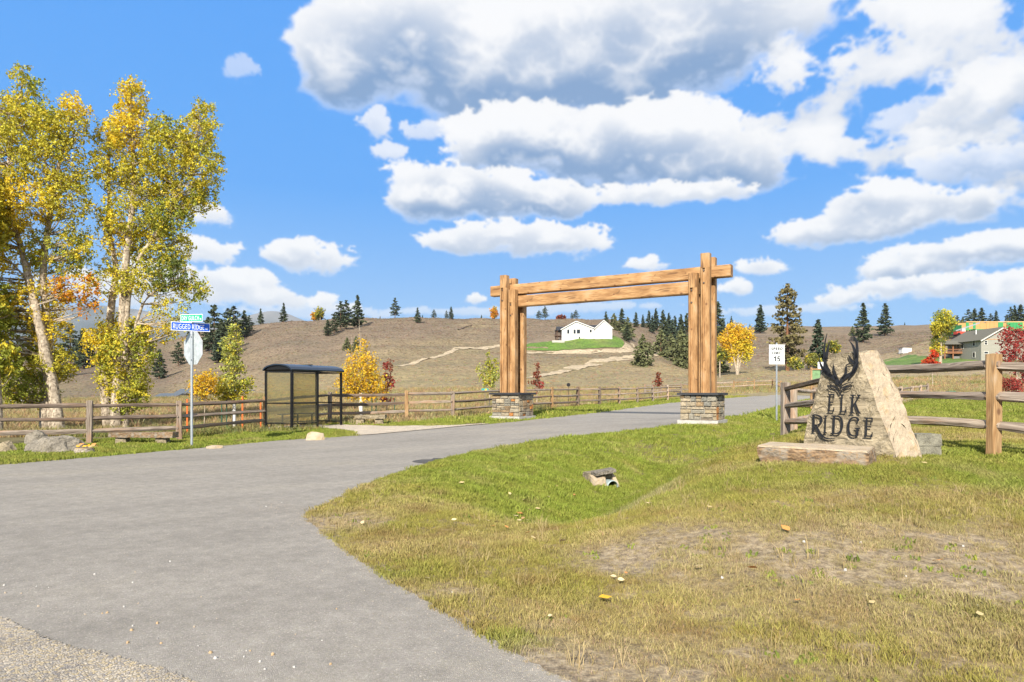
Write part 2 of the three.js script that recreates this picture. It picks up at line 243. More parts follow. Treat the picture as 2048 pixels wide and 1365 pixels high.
// ---------- ground textures ----------
const litterTex = tex(1024, 1024, (u, v) => { const a = pfbm(u, v, 24, 24, 4, 1), b = pfbm(u, v, 90, 90, 2, 3), s = pnoise(u * 170, v * 60, 170, 60, 4); const k = 0.72 + a * 0.7 + b * 0.45 + Math.max(0, s) * 0.35; return [k, k * (0.97 + a * 0.08), k * (0.93 + a * 0.12)].map(c => clamp(c * 0.78)); });
const litterBump = tex(1024, 1024, (u, v) => { const k = 0.5 + pfbm(u, v, 40, 40, 4, 6) * 0.9; return [k, k, k]; }, false);
function cells(u, v, n, seed) { // nearest stone: [distance, second distance, id]
  const x = u * n, y = v * n, ix = Math.floor(x), iy = Math.floor(y); let a = 9, b = 9, id = 0;
  for (let j = -1; j <= 1; j++) for (let i = -1; i <= 1; i++) { const cx = ((ix + i) % n + n) % n, cy = ((iy + j) % n + n) % n, h = PERM[PERM[cx & 255] + (cy + seed & 255)], h2 = PERM[(PERM[(cy * 7 + seed) & 255] + cx * 13 + (cy >> 8) * 5) & 255], px = ix + i + (h & 255) / 255, py = iy + j + (h2 & 255) / 255, q = Math.hypot(px - x, py - y); if (q < a) { b = a; a = q; id = PERM[(h + h2 * 3) & 255]; } else if (q < b) b = q; }
  return [a, b, id];
}
const asphaltTex = tex(1024, 1024, (u, v) => { const [a, b, id] = cells(u, v, 150, 3), n = pfbm(u, v, 12, 12, 4, 2), st = sstep(0.0, 0.35, b - a); let k = 0.62 + n * 0.16 + (id / 255 - 0.5) * 0.30 * st - (1 - st) * 0.10; if (id > 250) k += 0.16; return [k * 1.0, k * (0.985 - 0.03 * (id % 7 === 0)), k * (0.965 - 0.07 * (id % 9 === 0))]; });
const asphaltBump = tex(1024, 1024, (u, v) => { const [a, b, id] = cells(u, v, 150, 3), k = sstep(0, 0.5, b - a) * (0.5 + id / 510); return [k, k, k]; }, false);
const stonyTex = tex(1024, 1024, (u, v) => { const [a, b, id] = cells(u, v, 64, 9), st = sstep(0.02, 0.22, b - a), pal = [[0.62, 0.53, 0.40], [0.48, 0.44, 0.38], [0.70, 0.62, 0.50], [0.36, 0.34, 0.33], [0.66, 0.55, 0.36], [0.55, 0.5, 0.44]], c = pal[id % 6], n = pfbm(u, v, 90, 90, 2, 8) * 0.25; return mix3([0.30, 0.25, 0.18], c.map(q => q + n), 0.25 + 0.75 * st); });
const stonyBump = tex(1024, 1024, (u, v) => { const [a, b, id] = cells(u, v, 64, 9), k = sstep(0, 0.4, b - a) * (0.4 + id / 430); return [k, k, k]; }, false);
const pastureTex = tex(1024, 1024, (u, v) => { const a = pfbm(u, v, 10, 10, 5, 21), b = pfbm(u, v, 64, 64, 3, 23); const k = 0.68 + a * 0.55 + b * 0.75; return [k, k * 0.99, k * (0.97 - b * 0.1)].map(c => clamp(c * 0.85)); });

// ---------- the ground: one sheet, close-meshed where we stand ----------
function axis(a, b, fine, lo, hi, cap) { const out = []; for (let v = a; v <= b + 1e-6; v += fine) out.push(v); let s = fine, v = b; while (v < hi) { s = Math.min(s * 1.09, v > 620 ? 400 : cap); v += s; out.push(v); } s = fine; v = a; while (v > lo) { s = Math.min(s * 1.09, cap); v -= s; out.unshift(v); } return out; }
{
  const xs = axis(-4, 11, 0.065, -720, 720, 6), ds = axis(3, 14, 0.065, -30, 4200, 5.5);
  const nx = xs.length, nd = ds.length, pos = new Float32Array(nx * nd * 3), col = new Float32Array(nx * nd * 3), uv = new Float32Array(nx * nd * 2), idx = [];
  const soil = [0.275, 0.22, 0.15], under = [0.135, 0.12, 0.045], underDry = [0.22, 0.17, 0.08], pasture = [0.26, 0.20, 0.10], sage = [0.185, 0.136, 0.088], pgreen = [0.155, 0.16, 0.05];
  for (let j = 0; j < nd; j++) for (let i = 0; i < nx; i++) {
    const x = xs[i], d = ds[j], k = (j * nx + i), rs = d < 95 ? roadSide(x, d) : 99;
    let h = landH(x, d); if (rs < 90) h += rs < 0 ? -0.06 * sstep(0.02, 0.35, -rs) - 0.008 : -0.008 * sstep(0.3, 0, rs);
    pos[k * 3] = x; pos[k * 3 + 1] = h; pos[k * 3 + 2] = -d;
    const [bare, green] = cover(x, d, rs); let c;
    if (d < 28) { c = mix3(mix3(underDry, under, green), soil, clamp(bare * 1.05)); if (rs > 0 && rs < 0.25 && d < 16) c = mix3(c, [0.24, 0.20, 0.15], (1 - rs / 0.25) * 0.7); }
    else {
      const hl = sstep(150, 330, d), n = fbm2(x * 0.02, d * 0.02, 4, 31), n2 = fbm2(x * 0.11, d * 0.11, 3, 33);
      c = mix3(pasture, pgreen, clamp(green * 0.75)); c = mix3(c, sage, clamp(hl * 1.05 + n * 1.2 * sstep(90, 160, d))); const w = 1 + n2 * 0.5 * sstep(50, 100, d); c = c.map(q => q * w); c = mix3(c, [0.125, 0.105, 0.07], 0.55 * sstep(0.08, 0.34, fbm2(x * 0.014 + d * 0.006, d * 0.03, 4, 35)) * sstep(120, 200, d));
      c = mix3(mix3(underDry, under, green), c, sstep(28, 40, d));
      if (x / d > 0.36 && d > 100 && d < 300) c = mix3(c, [0.29, 0.22, 0.125], 0.8 * sstep(0.36, 0.44, x / d) * sstep(310, 270, d));
      if (x / d < -0.5 && d > 180) c = c.map(q => q * 0.8);
    }
    col.set(c, k * 3); const sc = 1; uv[k * 2] = x / (d < 45 ? 1.6 : 1.6); uv[k * 2 + 1] = d / 1.6;
  }
  const near = [], far = [];
  for (let j = 0; j < nd - 1; j++) for (let i = 0; i < nx - 1; i++) { const a = j * nx + i, b = a + 1, c = a + nx, e = c + 1; (ds[j] < 40 ? near : far).push(a, b, c, b, e, c); }
  // the pasture texture is coarser than the verge's: the sheet carries both, split at 40 m
  const g = new THREE.BufferGeometry(); g.setAttribute('position', new THREE.BufferAttribute(pos, 3)); g.setAttribute('color', new THREE.BufferAttribute(col, 3)); g.setAttribute('uv', new THREE.BufferAttribute(uv, 2));
  g.setIndex([...Array(0)]); const all = new Uint32Array(near.length + far.length); all.set(near, 0); all.set(far, near.length); g.setIndex(new THREE.BufferAttribute(all, 1)); g.computeVertexNormals();
  g.addGroup(0, near.length, 0); g.addGroup(near.length, far.length, 1);
  const pt = pastureTex.clone(); pt.repeat.set(1.6 / 14, 1.6 / 14); pt.needsUpdate = true;
  const m0 = std({ vertexColors: true, map: litterTex, bumpMap: litterBump, bumpScale: 0.009, roughness: 1 }), m1 = std({ vertexColors: true, map: pt, roughness: 1 });
  m0.color.setRGB(1.5, 1.5, 1.5); m1.color.setRGB(1.6, 1.6, 1.6);
  structure('ground', g, [m0, m1]);
}
// sheets laid on the land
function clipRect(poly, x0, y0, x1, y1) {
  const cut = (pts, inside, meet) => { const out = []; for (let i = 0; i < pts.length; i++) { const a = pts[i], b = pts[(i + 1) % pts.length], ia = inside(a), ib = inside(b); if (ia) out.push(a); if (ia !== ib) out.push(meet(a, b)); } return out; };
  const mx = v => (a, b) => { const t = (v - a[0]) / (b[0] - a[0]); return [v, a[1] + (b[1] - a[1]) * t]; }, my = v => (a, b) => { const t = (v - a[1]) / (b[1] - a[1]); return [a[0] + (b[0] - a[0]) * t, v]; };
  let p = poly; p = cut(p, q => q[0] >= x0, mx(x0)); if (p.length) p = cut(p, q => q[0] <= x1, mx(x1)); if (p.length) p = cut(p, q => q[1] >= y0, my(y0)); if (p.length) p = cut(p, q => q[1] <= y1, my(y1)); return p;
}
function sheet(poly, cell, hfun, cfun, uvScale) {
  let x0 = 1e9, x1 = -1e9, y0 = 1e9, y1 = -1e9; for (const [x, y] of poly) { x0 = Math.min(x0, x); x1 = Math.max(x1, x); y0 = Math.min(y0, y); y1 = Math.max(y1, y); }
  const pos = [], col = [], uv = [], nrm = [], key = new Map(), idx = [];
  const vert = (x, y) => { const k = Math.round(x * 2e3) + '_' + Math.round(y * 2e3); let n = key.get(k); if (n === undefined) { n = pos.length / 3; key.set(k, n); const h = hfun(x, y), e = 0.3, nx = hfun(x - e, y) - hfun(x + e, y), nz = hfun(x, y + e) - hfun(x, y - e), l = Math.hypot(nx, 2 * e, nz); pos.push(x, h, -y); nrm.push(nx / l, 2 * e / l, nz / l); uv.push(x / uvScale, y / uvScale); if (cfun) col.push(...cfun(x, y)); } return n; };
  const rows = Math.ceil((y1 - y0) / cell), colsN = Math.ceil((x1 - x0) / cell);
  const emit = (a, b, c) => { const ax = pos[a * 3], az = pos[a * 3 + 2], bx = pos[b * 3], bz = pos[b * 3 + 2], cx = pos[c * 3], cz = pos[c * 3 + 2], s = (bz - az) * (cx - ax) - (bx - ax) * (cz - az); if (Math.abs(s) < 1e-9) return; s > 0 ? idx.push(a, b, c) : idx.push(a, c, b); };
  for (let j = 0; j < rows; j++) { const ya = y0 + j * cell, yb = ya + cell, strip = clipRect(poly, x0 - 1, ya, x1 + 1, yb); if (strip.length < 3) continue; let sx0 = 1e9, sx1 = -1e9; for (const [x] of strip) { sx0 = Math.min(sx0, x); sx1 = Math.max(sx1, x); }
    for (let i = Math.floor((sx0 - x0) / cell); i <= Math.min(colsN - 1, Math.floor((sx1 - x0) / cell)); i++) { const xa = x0 + i * cell, xb = xa + cell; const p = clipRect(strip, xa, ya, xb, yb); if (p.length < 3) continue;
      const pts = p.map(q => new THREE.Vector2(q[0], q[1])).filter((q, n, arr) => q.distanceTo(arr[(n + 1) % arr.length]) > 1e-5); if (pts.length < 3 || Math.abs(THREE.ShapeUtils.area(pts)) < 1e-7) continue;
      if (pts.length === 4 && Math.abs(Math.abs(THREE.ShapeUtils.area(pts)) - cell * cell) < 1e-6) { const n = [vert(xa, ya), vert(xb, ya), vert(xb, yb), vert(xa, yb)]; emit(n[0], n[1], n[2]); emit(n[0], n[2], n[3]); continue; }
      for (const f of THREE.ShapeUtils.triangulateShape(pts, [])) emit(...f.map(q => vert(pts[q].x, pts[q].y))); } }
  const g = new THREE.BufferGeometry(); g.setAttribute('position', new THREE.Float32BufferAttribute(pos, 3)); g.setAttribute('normal', new THREE.Float32BufferAttribute(nrm, 3)); g.setAttribute('uv', new THREE.Float32BufferAttribute(uv, 2)); if (cfun) g.setAttribute('color', new THREE.Float32BufferAttribute(col, 3)); g.setIndex(idx); return g;
}
const asphaltMat = std({ vertexColors: true, map: asphaltTex, bumpMap: asphaltBump, bumpScale: 0.004, roughness: 0.88 });
structure('road', sheet(roadPoly, 0.3, roadH, (x, d) => {
  // worn wheel paths are paler, and dust lies in drifts; streaks follow the turning traffic
  const n = fbm2(x * 0.6, d * 0.6, 4, 41), s = fbm2(x * 0.25 + d * 0.12, (d - x * 0.5) * 0.9, 4, 43), e = fbm2(x * 2.2, d * 2.2, 3, 45), t = fbm2((x + d * 0.35) * 0.16, (d - x * 0.75) * 1.5, 3, 46);
  let k = 0.445 * (1 + n * 0.2 + s * 0.28 + e * 0.12 + t * 0.12); const dust = clamp(sstep(0.1, 0.4, s + n * 0.6)) * 0.35; return mix3([k * 1.06, k * 0.985, k * 0.875], [0.47, 0.425, 0.335], dust); }, 1.7), asphaltMat);
{ // coarse old aggregate showing at the corner, and the loose gravel apron by the shelter
  const p = [[-300, 1150], [0, 1235], [60, 1262], [130, 1292], [200, 1306], [270, 1326], [330, 1340], [400, 1368]].map(q => onRoad(...q)), r = mulberry(8);
  const edge = smooth(p, 30).map(q => [q[0] + (r() - 0.5) * 0.03, q[1] + (r() - 0.5) * 0.05]);
  structure('gravel_patch', sheet([...edge, [-0.8, 1.6], [-4, -2], [-9, -2], [-9, 3]], 0.12, (x, d) => roadH(x, d) + 0.005, (x, d) => { const k = 0.74 + fbm2(x * 1.8, d * 1.8, 3, 47) * 0.35; return [k, k * 0.98, k * 0.95]; }, 1.1), std({ vertexColors: true, map: stonyTex, bumpMap: stonyBump, bumpScale: 0.01, roughness: 0.95 }));
}
structure('dark_patch', sheet(smooth([[824, 924], [842, 920], [862, 919.5], [868, 917], [884, 917.5], [886, 920.5], [902, 924], [906, 928], [880, 930], [850, 928]].map(q => onRoad(...q)), 5, true), 0.15, (x, d) => roadH(x, d) + 0.005, (x, d) => { const k = 0.13 * (1 + fbm2(x * 3, d * 3, 3, 49) * 0.5); return [k, k * 0.97, k * 0.95]; }, 1.7), asphaltMat);  // irregular patch in a much darker tone, laid just over the road
const apronPoly = smooth([[505, 858.5], [560, 854], [620, 851.5], [680, 850.5], [760, 853], [840, 852.5], [920, 851], [984, 847.6], [940, 851.6], [880, 857.5], [800, 865], [735, 870.5], [716, 871.2], [706, 866], [680, 861.5], [640, 858.6], [580, 860], [530, 860.5]].map(q => { const g = G(...q); return [g[0], g[3]]; }), 5, true);
structure('gravel_apron', sheet(apronPoly, 0.2, (x, d) => landH(x, d) + 0.02, (x, d) => { const k = 0.95 + fbm2(x * 2, d * 2, 3, 48) * 0.3; return [k * 1.02, k, k * 0.98]; }, 0.9), std({ vertexColors: true, map: stonyTex, bumpMap: stonyBump, bumpScale: 0.012, color: rgb(1.3, 1.28, 1.28) }));
// dirt tracks and sown lawns far off
function ribbon(pts, w) { const c = new THREE.CatmullRomCurve3(pts.map(p => V(p[0], 0, p[1])), false, 'centripetal'), L = [], R = []; const n = pts.length * 8; for (let i = 0; i <= n; i++) { const p = c.getPoint(i / n), t = c.getTangent(i / n), ww = (Array.isArray(w) ? lerp(w[0], w[1], i / n) : w) * (0.9 + 0.35 * fbm2(i * 0.6, 3, 2)); L.push([p.x - t.z * ww / 2, p.z + t.x * ww / 2]); R.unshift([p.x + t.z * ww / 2, p.z - t.x * ww / 2]); } return [...L, ...R]; }
const trackMat = std({ vertexColors: true, map: pastureTex, color: rgb(1.4, 1.4, 1.4) });
const trackCol = (x, d) => { const k = 1 + fbm2(x * 0.4, d * 0.4, 3, 51) * 0.5; return [0.50 * k, 0.40 * k, 0.265 * k]; };
const GD = (px, py) => { const g = G(px, py); return [g[0], g[3]]; };
const trackPolys = []; const onTrack = (x, d) => trackPolys.some(p => inPoly(p, x, d));
for (const [pts, w] of [
  [[[1055, 757], [1090, 751], [1130, 742], [1180, 731], [1230, 720], [1270, 714], [1300, 711]], [2.6, 8]],
  [[[1300, 711], [1345, 709], [1390, 707]], [6, 2]],
  [[[792, 733], [830, 726], [870, 715], [900, 705], [915, 698]], [2, 3.5]],
  [[[915, 699], [960, 697], [1000, 692], [1060, 688], [1100, 684]], [7, 4]],
  [[[1052, 706], [1110, 707], [1180, 705], [1240, 702], [1268, 697]], 6],
  [[[1262, 690], [1290, 698], [1330, 706], [1352, 711]], [9, 5]]])
{ const rb = ribbon(pts.map(p => GD(...p)), w); trackPolys.push(rb);
  structure('dirt_track', sheet(rb, 1.2, (x, d) => landH(x, d) + 0.12, trackCol, 9), trackMat); }
const lawnMat = std({ vertexColors: true, map: pastureTex, color: rgb(1.35, 1.35, 1.35) });
const lawnCol = (x, d) => { const k = 1 + fbm2(x * 0.25, d * 0.25, 3, 53) * 0.55; return mix3([0.105 * k, 0.20 * k, 0.022], [0.2 * k, 0.23 * k, 0.05], clamp(0.25 + fbm2(x * 0.09, d * 0.09, 2, 54) * 1.2)); };
const lawnA = smooth([[1050, 691], [1090, 684.5], [1125, 683], [1190, 676], [1222, 671.5], [1240, 677], [1247, 692], [1230, 696], [1150, 699], [1050, 700.5]].map(p => GD(...p)), 5, true); trackPolys.push(lawnA); structure('lawn', sheet(lawnA, 1.0, (x, d) => landH(x, d) + 0.16, lawnCol, 10), lawnMat);
const lawnB = smooth([[1768, 720], [1800, 716], [1880, 716], [1960, 718], [2110, 720], [2110, 731], [1960, 729], [1880, 733], [1768, 735]].map(p => GD(...p)), 5, true); trackPolys.push(lawnB); structure('lawn', sheet(lawnB, 1.0, (x, d) => landH(x, d) + 0.14, lawnCol, 10), lawnMat);
// mountains far behind
{
  const nx = 260, nd = 44, pos = [], idx = [], col = [];
  const sky = [[-700, 640], [-200, 612], [60, 604], [150, 600], [215, 606], [300, 622], [380, 640], [440, 628], [490, 616], [515, 612], [545, 616], [575, 628], [605, 640], [640, 655], [800, 690], [1000, 720], [3000, 740]];
  for (let j = 0; j < nd; j++) for (let i = 0; i < nx; i++) { const px = lerp(-700, 1500, i / (nx - 1)), t = j / (nd - 1), d = lerp(5200, 9500, t), x = PX(px, 7200) , top = (HY - curve(sky, px)) / F * 7200; const rid = 1 - Math.abs(fbm2(x * 0.0011, d * 0.0011, 5, 61)) * 2.2, prof = t < 0.55 ? Math.pow(t / 0.55, 1.25) : 1 - (t - 0.55) * 0.9; pos.push(x, Math.max(-20, top * prof * lerp(0.72 + 0.28 * rid, 1, sstep(0.4, 0.55, t))), -d); const sn = sstep(0.72, 0.98, prof) * sstep(0.45, 0.75, rid); col.push(...mix3([0.05, 0.065, 0.075], [0.22, 0.21, 0.21], sn * 0.7)); }
  for (let j = 0; j < nd - 1; j++) for (let i = 0; i < nx - 1; i++) { const a = j * nx + i; idx.push(a, a + 1, a + nx, a + 1, a + nx + 1, a + nx); }
  const g = new THREE.BufferGeometry(); g.setAttribute('position', new THREE.Float32BufferAttribute(pos, 3)); g.setAttribute('color', new THREE.Float32BufferAttribute(col, 3)); g.setIndex(idx); g.computeVertexNormals();
  structure('mountain', g, std({ vertexColors: true, roughness: 1 }));
}
console.log('ground done');

// ---------- textures and materials of things ----------
const timberTex = tex(512, 2048, (u, v) => { // sawn timber: grain runs along v
  const w = pfbm(u, v, 5, 3, 3, 71) * 1.6, g = pnoise(u * 46 + w * 5, v * 6, 46, 6, 72), f = pnoise(u * 130, v * 24, 130, 24, 73), b = pfbm(u, v, 3, 5, 4, 74), cr = sstep(0.42, 0.62, pnoise(u * 22 + w * 2, v * 5, 22, 5, 75));
  let c = mix3([0.27, 0.138, 0.048], [0.56, 0.345, 0.155], clamp(0.5 + g * 0.42 + f * 0.28 + b * 0.95)); c = mix3(c, [0.13, 0.062, 0.024], cr * 0.75); const ck = sstep(0.03, 0.0, Math.abs(pnoise(u * 4 + w * 0.5, v * 1.0 * 2, 4, 2, 76) + 0.12)) * sstep(-0.1, 0.2, pfbm(u, v, 2, 6, 2, 77)); c = mix3(c, [0.07, 0.035, 0.015], ck * 0.85); c = mix3(c, [0.42, 0.35, 0.26], sstep(0.15, 0.55, b + f * 0.25) * 0.5);
  for (const [ku, kv, s] of [[0.2, 0.11, 1], [0.66, 0.27, 1.3], [0.38, 0.44, 0.8], [0.83, 0.58, 1], [0.14, 0.72, 1.2], [0.55, 0.86, 0.9]]) { const q = Math.hypot((u - ku) * 46 / s, (v - kv) * 150 / s); if (q < 2.2) c = mix3(c, [0.14, 0.06, 0.025], sstep(2.2, 0.7, q) * 0.8); }
  return c; });
const timberBump = tex(512, 1024, (u, v) => { const w = pfbm(u, v, 5, 3, 3, 71) * 1.6, k = 0.5 + pnoise(u * 46 + w * 5, v * 6, 46, 6, 72) * 0.4 + pnoise(u * 130, v * 24, 130, 24, 73) * 0.25; return [k, k, k]; }, false);
const railTex = tex(512, 1024, (u, v) => { const w = pfbm(u, v, 4, 2, 3, 81) * 2, g = pnoise(u * 40 + w * 5, v * 5, 40, 5, 82), f = pnoise(u * 140, v * 18, 140, 18, 83), b = pfbm(u, v, 3, 3, 4, 84); let c = mix3([0.115, 0.082, 0.058], [0.38, 0.315, 0.25], clamp(0.5 + g * 0.6 + f * 0.5 + b * 0.5)); c = mix3(c, [0.30, 0.155, 0.075], sstep(0.05, 0.4, b) * 0.55); return mix3(c, [0.05, 0.036, 0.026], sstep(0.4, 0.6, g) * 0.55); });
const rockTex = tex(1024, 1024, (u, v) => { const a = pfbm(u, v, 6, 6, 5, 91), b = pfbm(u, v, 40, 40, 4, 92), s = pnoise(u * 220, v * 220, 220, 220, 93), l = sstep(0.1, 0.32, pfbm(u, v, 14, 14, 4, 94)); const k = 0.72 + a * 0.45 + b * 0.5 + s * 0.12; return mix3([k, k * 0.97, k * 0.93], [k * 0.7, k * 0.66, k * 0.56], l * 0.7).map(c => clamp(c * 0.8)); });
const rockBump = tex(1024, 1024, (u, v) => { const k = 0.5 + pfbm(u, v, 10, 10, 6, 95) * 1.1; return [k, k, k]; }, false);
const paleTex = tex(1024, 1024, (u, v) => { const a = pfbm(u, v, 5, 9, 5, 191), b = pfbm(u, v, 60, 60, 3, 192), q = sstep(0.12, 0.4, pfbm(u, v, 5, 5, 4, 193)); const k = 0.8 + a * 0.28 + b * 0.3; return mix3([k, k * 0.97, k * 0.93], [k * 0.96, k * 0.83, k * 0.62], q * 0.7).map(c => clamp(c * 0.82)); });
const strataTex = tex(1024, 512, (u, v) => { const w = pfbm(u, v, 5, 4, 4, 96) * 0.5, a = pnoise(u * 5 + w, v * 30 + w * 6, 5, 30, 97), b = pfbm(u, v, 20, 30, 4, 98), z = sstep(-0.05, 0.3, pfbm(u, v, 4, 3, 4, 99)); let c = mix3([0.15, 0.092, 0.05], [0.36, 0.25, 0.145], clamp(0.5 + a * 0.8 + b * 0.6)); c = mix3(c, [0.36, 0.335, 0.28], z * 0.6); return mix3(c, [0.42, 0.24, 0.09], sstep(0.16, 0.34, b) * 0.6); });
const barkTex = tex(512, 512, (u, v) => { const a = pnoise(u * 20 + pfbm(u, v, 6, 6, 3, 101) * 4, v * 7, 20, 7, 102), b = pfbm(u, v, 16, 16, 4, 103), k = clamp(0.55 + a * 0.65 + b * 0.6); return mix3([0.13, 0.10, 0.075], [0.56, 0.49, 0.40], k); });
const noise8 = tex(256, 256, (u, v) => { const k = 0.86 + pfbm(u, v, 8, 8, 5, 111) * 0.35; return [k, k, k]; });
const M = {
  timber: std({ map: timberTex, color: rgb(0.93, 0.89, 0.86), bumpMap: timberBump, bumpScale: 0.006, roughness: 0.78 }),
  rail: std({ map: railTex, bumpMap: timberBump, bumpScale: 0.008, roughness: 0.9 }),
  railPale: std({ map: railTex, bumpMap: timberBump, bumpScale: 0.008, roughness: 0.9, color: rgb(1.5, 1.48, 1.42) }),
  railDark: std({ map: railTex, bumpMap: timberBump, bumpScale: 0.008, roughness: 0.9, color: rgb(0.62, 0.58, 0.56) }),
  postTan: std({ map: timberTex, bumpMap: timberBump, bumpScale: 0.006, color: rgb(0.9, 0.95, 1.05) }),
  black: std({ color: rgb(0.012, 0.012, 0.013), roughness: 0.45, metalness: 0.3 }),
  galv: std({ color: rgb(0.52, 0.56, 0.58), roughness: 0.42, metalness: 0.55, map: noise8 }),
  galvMatt: std({ color: rgb(0.55, 0.60, 0.61), roughness: 0.5, metalness: 0.25, map: noise8 }),
  mortar: std({ color: rgb(0.42, 0.40, 0.36), map: noise8, roughness: 1 }),
  concrete: std({ color: rgb(0.52, 0.49, 0.44), map: noise8, roughness: 0.95 }),
  capstone: std({ color: rgb(0.03, 0.03, 0.033), map: noise8, roughness: 0.55 }),
  rockTan: std({ map: rockTex, bumpMap: rockBump, bumpScale: 0.035, color: rgb(0.49, 0.415, 0.285), roughness: 0.95 }),
  rockPale: std({ map: paleTex, bumpMap: rockBump, bumpScale: 0.014, color: rgb(0.66, 0.545, 0.395), roughness: 0.9 }),
  rockGrey: std({ map: rockTex, bumpMap: rockBump, bumpScale: 0.04, color: rgb(0.37, 0.335, 0.275), roughness: 0.95 }),
  strata: std({ map: strataTex, color: rgb(0.82, 0.8, 0.78), bumpMap: rockBump, bumpScale: 0.02, roughness: 0.9 }),
  bark: std({ map: barkTex, bumpMap: barkTex, bumpScale: 0.02, roughness: 0.95 }),
  barkPine: std({ map: barkTex, color: rgb(0.42, 0.26, 0.17), roughness: 1 }),
  barkPale: std({ map: barkTex, color: rgb(1.15, 1.1, 1.0), roughness: 0.95 }),
};

// ---------- shapes ----------
// a squared or split timber along y, its section lofted with small irregularities; uv in metres along the grain
function timber(len, w, t, { ch = 0.02, wob = 0.004, rings = 6, seed = 1, taper = 0, split = 0, topPoint = 0, section = null } = {}) {
  const r = mulberry(seed * 911 + 7), hw = w / 2, ht = t / 2; let prof;
  if (split) { prof = []; const n = 7; for (let k = 0; k < n; k++) { const a = k / n * Math.PI * 2 + (r() - 0.5) * 0.35, q = 0.82 + r() * 0.4; prof.push([Math.cos(a) * hw * q, Math.sin(a) * ht * q]); } }
  else if (section) prof = section; else prof = [[-hw + ch, -ht], [hw - ch, -ht], [hw, -ht + ch], [hw, ht - ch], [hw - ch, ht], [-hw + ch, ht], [-hw, ht - ch], [-hw, -ht + ch]];
  const n = prof.length, pos = [], uv = [], idx = [], per = [0], u0 = r(), v0 = r() * 4; for (let k = 0; k < n; k++) { const a = prof[k], b = prof[(k + 1) % n]; per.push(per[k] + Math.hypot(a[0] - b[0], a[1] - b[1])); }
  const ys = []; for (let j = 0; j <= rings; j++) ys.push(len * j / rings);
  const bend = split ? (r() - 0.5) * 0.05 : 0, bend2 = split ? (r() - 0.5) * 0.05 : 0, rows = ys.map((y, j) => { const e = taper && (j === 0 || j === rings) ? 1 - taper : 1, s = 1 + (r() - 0.5) * (split ? 0.18 : 0), ox = Math.sin(y / len * Math.PI) * bend, oz = Math.sin(y / len * Math.PI) * bend2; return prof.map(([x, z]) => [x * e * s + ox + (r() - 0.5) * wob * 2, y, z * e * s + oz + (r() - 0.5) * wob * 2]); });
  const uS = split ? 1.6 : 1;
  for (let j = 0; j < rings; j++) for (let k = 0; k < n; k++) { const a = rows[j][k], b = rows[j][(k + 1) % n], c = rows[j + 1][k], e = rows[j + 1][(k + 1) % n], ua = u0 + per[k] * uS, ub = u0 + per[k + 1] * uS, va = v0 + ys[j] / 4, vb = v0 + ys[j + 1] / 4; pos.push(...a, ...c, ...b, ...b, ...c, ...e); uv.push(ua, va, ua, vb, ub, va, ub, va, ua, vb, ub, vb); }
  for (const [row, up] of [[rows[0], 0], [rows[rings], 1]]) { const c = [0, row[0][1] + (up ? topPoint : 0), 0]; for (const p of row) { c[0] += p[0] / n; c[2] += p[2] / n; } for (let k = 0; k < n; k++) { const a = row[k], b = row[(k + 1) % n]; up ? pos.push(...a, ...c, ...b) : pos.push(...a, ...b, ...c); for (let q = 0; q < 3; q++) { const p = pos.slice(pos.length - 9 + q * 3, pos.length - 6 + q * 3); uv.push(u0 + p[0], v0 + p[2] * 0.25); } } }
  const g = new THREE.BufferGeometry(); g.setAttribute('position', new THREE.Float32BufferAttribute(pos, 3)); g.setAttribute('uv', new THREE.Float32BufferAttribute(uv, 2)); g.computeVertexNormals(); return split ? toCreasedNormals(g, 0.7) : g;
}
function between(m, a, b) { // stand a +y part on a, pointing at b
  const d = b.clone().sub(a); m.position.copy(a); m.quaternion.setFromUnitVectors(V(0, 1, 0), d.clone().normalize()); return m;
}
function boxUV(g, s = 1) { const p = g.attributes.position, n = g.attributes.normal, uv = new Float32Array(p.count * 2); for (let i = 0; i < p.count; i++) { const ax = Math.abs(n.getX(i)), ay = Math.abs(n.getY(i)), az = Math.abs(n.getZ(i)); const [a, b] = ax > ay && ax > az ? [p.getZ(i), p.getY(i)] : ay > az ? [p.getX(i), p.getZ(i)] : [p.getX(i), p.getY(i)]; uv[i * 2] = a / s; uv[i * 2 + 1] = b / s; } g.setAttribute('uv', new THREE.BufferAttribute(uv, 2)); return g; }
function box(w, h, d, x = 0, y = 0, z = 0, s = 1) { return boxUV(new THREE.BoxGeometry(w, h, d).translate(x, y, z), s); }
const bare = g => { for (const k of Object.keys(g.attributes)) if (!['position', 'normal', 'uv'].includes(k)) g.deleteAttribute(k); return g.index ? g.toNonIndexed() : g; };
const join = list => mergeGeometries(list.map(bare));
